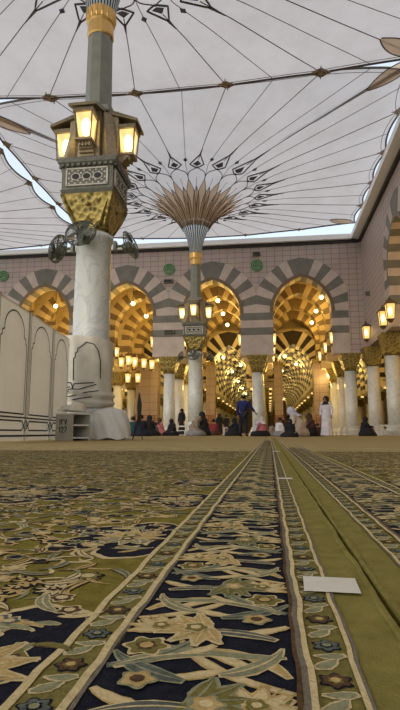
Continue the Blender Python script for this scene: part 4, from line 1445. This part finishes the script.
def person(label, pose, x, y, rz, top, legs, head='hair', headc='c_hair', robe=None, scale=1.0, over=None, group='worshippers in the court'):
    J = dict(pose)
    if over: J.update(over)
    t = thing('person', label, 'person', (x, y, .004 if y < 38.5 else -.011), rz, group); t.scale = (scale,)*3
    k = list(J); V = [Vector(J[n]) for n in k]; ix = {n: i for i, n in enumerate(k)}
    E = [('pel', 'sp'), ('sp', 'ch'), ('ch', 'nk'), ('nk', 'hd'), ('hd', 'tp'), ('ch', 'sL'), ('sL', 'eL'), ('eL', 'wL'), ('ch', 'sR'), ('sR', 'eR'), ('eR', 'wR'),
         ('pel', 'hL'), ('hL', 'kL'), ('kL', 'aL'), ('aL', 'tL'), ('pel', 'hR'), ('hR', 'kR'), ('kR', 'aR'), ('aR', 'tR')]
    rad = dict(pel=.13, sp=.115, ch=.13, nk=.055, hd=.085, tp=.06, sL=.06, sR=.06, eL=.042, eR=.042, wL=.028, wR=.028, hL=.085, hR=.085, kL=.058, kR=.058, aL=.04, aR=.04, tL=.03, tR=.03)
    VV = [tuple(v) for v in V]; EE = [(ix[a], ix[b]) for a, b in E]; RR = [rad[n] for n in k]
    # nose
    hd = Vector(J['hd']); nose = hd+Vector((0, .1, -.005)); VV.append(tuple(nose)); EE.append((ix['hd'], len(VV)-1)); RR.append(.018)
    # hands: palm and five fingers
    for s, e, w in ((-1, 'eL', 'wL'), (1, 'eR', 'wR')):
        d = (Vector(J[w])-Vector(J[e])).normalized()
        side = d.cross(Vector((0, 1, 0)) if abs(d.y) < .8 else Vector((0, 0, 1))).normalized()
        palm = Vector(J[w])+d*.07; VV.append(tuple(palm)); pi_ = len(VV)-1; EE.append((ix[w], pi_)); RR.append(.03)
        fwd = d.cross(side)
        for q, L in ((-1.5, .065), (-.5, .08), (.5, .075), (1.5, .06)):
            b = palm+side*q*.017+d*.03; c_ = b+d*L*.8+fwd*.015
            VV.append(tuple(b)); RR.append(.009); EE.append((pi_, len(VV)-1))
            VV.append(tuple(c_)); RR.append(.008); EE.append((len(VV)-2, len(VV)-1))
        th = palm-side*.035-d*.01; th2 = th-side*.02+d*.035
        VV.append(tuple(th)); RR.append(.011); EE.append((pi_, len(VV)-1)); VV.append(tuple(th2)); RR.append(.009); EE.append((len(VV)-2, len(VV)-1))
    skin_mesh('body', VV, EE, RR, 'skin', t)
    # upper garment with sleeves
    names = ['ch', 'sp', 'pel', 'sL', 'eL', 'wL', 'sR', 'eR', 'wR', 'nk']
    V2 = [Vector(J[n]) for n in names]; V2[-1] = Vector(J['ch']).lerp(Vector(J['nk']), .75)
    ii = {n: i for i, n in enumerate(names)}
    E2 = [(ii[a], ii[b]) for a, b in (('ch', 'sp'), ('sp', 'pel'), ('ch', 'sL'), ('sL', 'eL'), ('eL', 'wL'), ('ch', 'sR'), ('sR', 'eR'), ('eR', 'wR'), ('ch', 'nk'))]
    R2 = [.165, .15, .175, .085, .066, .05, .085, .066, .05, .08]
    skin_mesh('jacket' if not robe else 'sleeves', V2, E2, R2, top, t)
    if robe == 'long':      # ankle-length garment
        bm = bmesh.new(); rings = []
        pe = Vector(J['pel']); ch = Vector(J['ch'])
        secs = [(.05, .27, .22, 0), (.3, .235, .19, 0), (.6, .21, .17, 0), (.9, .19, .15, 0), (1.12, .165, .13, 0), (1.32, .19, .125, 0), (1.42, .13, .09, 0), (1.47, .07, .07, 0)]
        for z, rx, ry, dy in secs:
            rings.append([bm.verts.new(((rx*(1+.05*sin(7*a*2*pi/32)*(z < 1)))*cos(2*pi*a/32), dy+ry*(1+.06*sin(9*a*2*pi/32)*(z < 1))*sin(2*pi*a/32), z)) for a in range(32)])
        for A, B in zip(rings, rings[1:]):
            for i in range(32): bm.faces.new((A[i], A[(i+1) % 32], B[(i+1) % 32], B[i]))
        obj('robe', bm, top, t, smooth=True)
    elif robe == 'sit':     # robe pooled round folded legs
        bm = bmesh.new(); rings = []
        ch = Vector(J['ch']); sp = Vector(J['sp']); kz = max(J['kL'][2], .2)
        secs = [(.01, .46, .40, .14), (.1, .47, .40, .14), (.2, .41, .34, .12), (.2+kz*.35, .28, .24, .08), (sp.z+.1, .2, .17, sp.y+.02), (ch.z, .2, .16, ch.y), (ch.z+.1, .17, .12, ch.y+.02), (J['nk'][2], .07, .07, J['nk'][1])]
        for z, rx, ry, dy in secs:
            rings.append([bm.verts.new((rx*(1+.05*sin(5*a*2*pi/32+z*9))*cos(2*pi*a/32), dy+ry*(1+.05*sin(7*a*2*pi/32))*sin(2*pi*a/32), z)) for a in range(32)])
        for A, B in zip(rings, rings[1:]):
            for i in range(32): bm.faces.new((A[i], A[(i+1) % 32], B[(i+1) % 32], B[i]))
        bm.faces.new(rings[0][::-1])
        zc = sp.z+.02
        for f in bm.faces: f.material_index = 1 if f.calc_center_median().z > zc else 0
        obj('robe', bm, [legs, top], t, smooth=True)
    if not robe or robe == 'none':
        V3 = [Vector(J[n]) for n in ('pel', 'hL', 'kL', 'aL', 'hR', 'kR', 'aR')]
        skin_mesh('trousers', V3, [(0, 1), (1, 2), (2, 3), (0, 4), (4, 5), (5, 6)], [.15, .105, .08, .06, .105, .08, .06], legs, t)
        for s in 'LR':
            a = Vector(J['a'+s]); b = Vector(J['t'+s]); 
            bm = bmesh.new(); d = (b-a).normalized(); tube(bm, [a-d*.06, a, a.lerp(b, .6), b+d*.05], [.035, .05, .048, .025], 8)
            obj('shoe', bm, 'c_black', t, smooth=True)
    hd = Vector(J['hd']); tp = Vector(J['tp']); up = (tp-hd).normalized()
    if head == 'hair':
        bm = bmesh.new()
        res = bmesh.ops.create_icosphere(bm, subdivisions=3, radius=.108)
        for v in list(bm.verts):
            v.co.z *= 1.1
            if v.co.y > .045 and v.co.z < .045: v.co.y = .045
            if v.co.z < -.05: v.co.z = -.05
            v.co += hd+up*.03+Vector((0, -.015, 0))
        obj('hair', bm, headc, t, smooth=True)
    else:       # scarf covering head, neck and shoulders
        nk = Vector(J['nk']); ch = Vector(J['ch']); bk = Vector((0, -.035, 0))
        b0 = ch.lerp(nk, .2)
        P = [b0+bk*.2, ch.lerp(nk, .6)+bk*.4, nk+bk*.6, nk.lerp(hd, .5)+bk, hd+bk, hd.lerp(tp, .6)+bk*.9, tp+bk*.7+up*.01, tp+bk*.6+up*.035]
        bm = bmesh.new(); tube(bm, P, [.20, .165, .112, .112, .128, .115, .075, .02], 18)
        obj('headscarf', bm, headc, t, smooth=True)
    return t

def gx(px, Y):
    """ground x for an image column at depth Y (used to set positions once)"""
    a = atan((px-200)/525.8)-YAW
    return Y*math.tan(a)
B = pi   # facing the camera
person('man standing in a blue jacket and dark trousers, reaching to his right', STAND, gx(243.5, 21.8), 21.8, radians(-15), 'c_navy', 'c_darkblue',
       over=dict(eR=(.33, .04, 1.18), wR=(.46, .12, 1.0), kL=(-.13, .05, .48), kR=(.12, 0, .48), aL=(-.15, .0, .08), aR=(.14, -.05, .08), tp=(0, .04, 1.67), hd=(0, .03, 1.57)), scale=1.01)
person('woman standing in a long white robe with a dark head covering', STAND, gx(327, 22.2), 22.2, radians(150), 'c_white', 'c_white', 'scarf', 'c_hair', robe='long', scale=.98)
person('person in black standing beside the left of the far umbrella column', STAND, gx(181.5, 33.5), 33.5, 2.6, 'c_black', 'c_black', 'scarf', 'c_black', robe='long', scale=1.0)
person('person in black crouched right against the far umbrella column', SITUP, gx(204, 25.5), 25.5, 1.5, 'c_black', 'c_black', 'scarf', 'c_black', robe='sit', scale=1.3)
person('person in grey robe sitting hunched before the far umbrella column', LEAN, gx(193, 24.0), 24.0, -1.2, 'c_tan', 'c_grey', 'scarf', 'c_tan', robe='sit', scale=1.1)
person('person in black sitting low left of the far umbrella column', SIT, gx(172.5, 26.), 26., 2.4, 'c_black', 'c_black', 'scarf', 'c_black', robe='sit', scale=.95)
person('person in teal sitting at the left end of the seated group', SIT, gx(133, 24.), 24., .3, 'c_teal', 'c_teal', 'hair', 'c_hair', robe='sit', scale=1.0)
person('person in dark blue sitting in the middle of the left seated group', SIT, gx(140.5, 23.), 23., .1, 'c_darkblue', 'c_darkblue', 'hair', 'c_hair', robe='sit', scale=1.05)
person('person in black sitting at the right end of the left seated group', SIT, gx(148.5, 24.6), 24.6, -.3, 'c_black', 'c_black', 'scarf', 'c_black', robe='sit', scale=1.1)
person('small person in grey sitting just right of the left seated group', SIT, gx(154.5, 25.5), 25.5, -.6, 'c_grey', 'c_grey', 'scarf', 'c_brown', robe='sit', scale=.75)
person('person in a pink top sitting by the low stand left of the far umbrella', SIT, gx(158.5, 34), 34., -.6, 'c_pink', 'c_pink', 'scarf', 'c_brown', robe='sit', scale=1.25)
person('person in dark red sitting right of the far umbrella column', SIT, gx(214, 29), 29., .3, 'c_red', 'c_brown', 'hair', 'c_hair', robe='sit', scale=1.0)
person('distant person in black standing nearer the far umbrella column', STAND, gx(219.5, 42), 42., .3, 'c_black', 'c_black', 'scarf', 'c_black', robe='long', scale=1.)
person('distant person in black standing just left of the man in blue', STAND, gx(226.5, 45.8), 45.8, .3, 'c_black', 'c_black', 'hair', 'c_hair', robe='long', scale=1.)
person('person in dark clothes sitting at the feet of the man in blue', SITUP, gx(235.5, 25.), 25., 1.2, 'c_darkblue', 'c_black', 'scarf', 'c_black', robe='sit', scale=.95)
person('person in pink and white top sitting right of the man in blue', SIT, gx(263, 22.5), 22.5, .8, 'c_pink', 'c_black', 'scarf', 'c_white', robe='sit', scale=.92)
person('person in a white scarf sitting close beside the man in blue', LEAN, gx(257, 24.6), 24.6, -.8, 'c_lilac', 'c_black', 'scarf', 'c_lilac', robe='sit', scale=.9)
person('child in pale clothes sitting left of the beige draped group', SIT, gx(271.5, 26), 26., -.8, 'c_tan', 'c_tan', 'hair', 'c_hair', robe='sit', scale=.7)
person('person in white top and dark hair sitting at left of the beige draped group', SIT, gx(279, 21.8), 21.8, -1., 'c_white', 'c_grey', 'hair', 'c_hair', robe='sit', scale=.85)
person('large person in beige drape and pale scarf bending forward', LEAN, gx(300, 20.5), 20.5, 1.2, 'c_beige', 'c_beige', 'scarf', 'c_lilac', robe='sit', scale=1.36)
person('person in black sitting low in front of the beige draped person', SIT, gx(290.5, 19.3), 19.3, 2.8, 'c_black', 'c_black', 'scarf', 'c_black', robe='sit', scale=.72)
person('person in dark brown sitting behind the beige draped person', SITUP, gx(311.5, 23.), 23., 1.5, 'c_brown', 'c_black', 'scarf', 'c_brown', robe='sit', scale=1.08)
person('small child in brown sitting low beside the woman in white', SIT, gx(318.5, 24.), 24., .5, 'c_brown', 'c_brown', 'hair', 'c_hair', robe='sit', scale=.62)
person('person in black sitting before the right corner columns', SITUP, gx(364.5, 25.), 25., -1.3, 'c_black', 'c_black', 'scarf', 'c_black', robe='sit', scale=.98)

# stroller-like carrier next to the group
t = thing('pushchair', 'small dark pushchair standing beside the beige draped group', 'pushchair', (gx(283.5, 24.), 24., .003), .4)
bm = bmesh.new()
for sx in (-.2, .2):
    tube(bm, [(sx, -.3, .1), (sx, .1, .45), (sx, .35, .85)], .015, 6); tube(bm, [(sx, .3, .1), (sx, .0, .4)], .015, 6)
tube(bm, [(-.2, .35, .85), (.2, .35, .85)], .018, 6); obj('frame', bm, 'lamp_frame', t)
bm = bmesh.new(); tube(bm, [(0, -.22, .38), (0, .0, .32), (0, .16, .42), (0, .24, .7)], [.12, .17, .17, .13], 10); obj('seat', bm, 'c_black', t)
for sx in (-.22, .22):
    for sy in (-.3, .3):
        bm = bmesh.new(); lathe(bm, [(.1, -.02), (.1, .02)], 16, mtx=Matrix.Translation((sx, sy, .1)) @ Matrix.Rotation(pi/2, 4, 'Y')); obj('wheel', bm, 'black', t)

# ------------------------------------------------------------------ world and lights
w = bpy.data.worlds.new('world'); SC.world = w; w.use_nodes = True
nt = w.node_tree; nt.nodes.clear()
out = nt.nodes.new('ShaderNodeOutputWorld'); bg = nt.nodes.new('ShaderNodeBackground')
sky = nt.nodes.new('ShaderNodeTexSky'); sky.sky_type = 'NISHITA'; sky.sun_disc = False
sky.sun_elevation = radians(28); sky.sun_rotation = radians(200); sky.air_density = 1.0; sky.dust_density = 2.5; sky.ozone_density = 1.5
mixn = nt.nodes.new('ShaderNodeMix'); mixn.data_type = 'RGBA'; mixn.inputs[0].default_value = .65
mixn.inputs[7].default_value = (3.3, 3.55, 3.7, 1)
nt.links.new(sky.outputs[0], mixn.inputs[6])
nt.links.new(mixn.outputs[2], bg.inputs['Color']); bg.inputs['Strength'].default_value = .31
nt.links.new(bg.outputs[0], out.inputs['Surface'])

SC.view_settings.view_transform = 'Standard'; SC.view_settings.look = 'None'
SC.view_settings.exposure = 0.0; SC.view_settings.gamma = 1.0
SC.view_settings.use_curve_mapping = False
SC.cycles.max_bounces = 8; SC.cycles.diffuse_bounces = 4; SC.cycles.sample_clamp_indirect = 6.0
SC.cycles.use_denoising = True
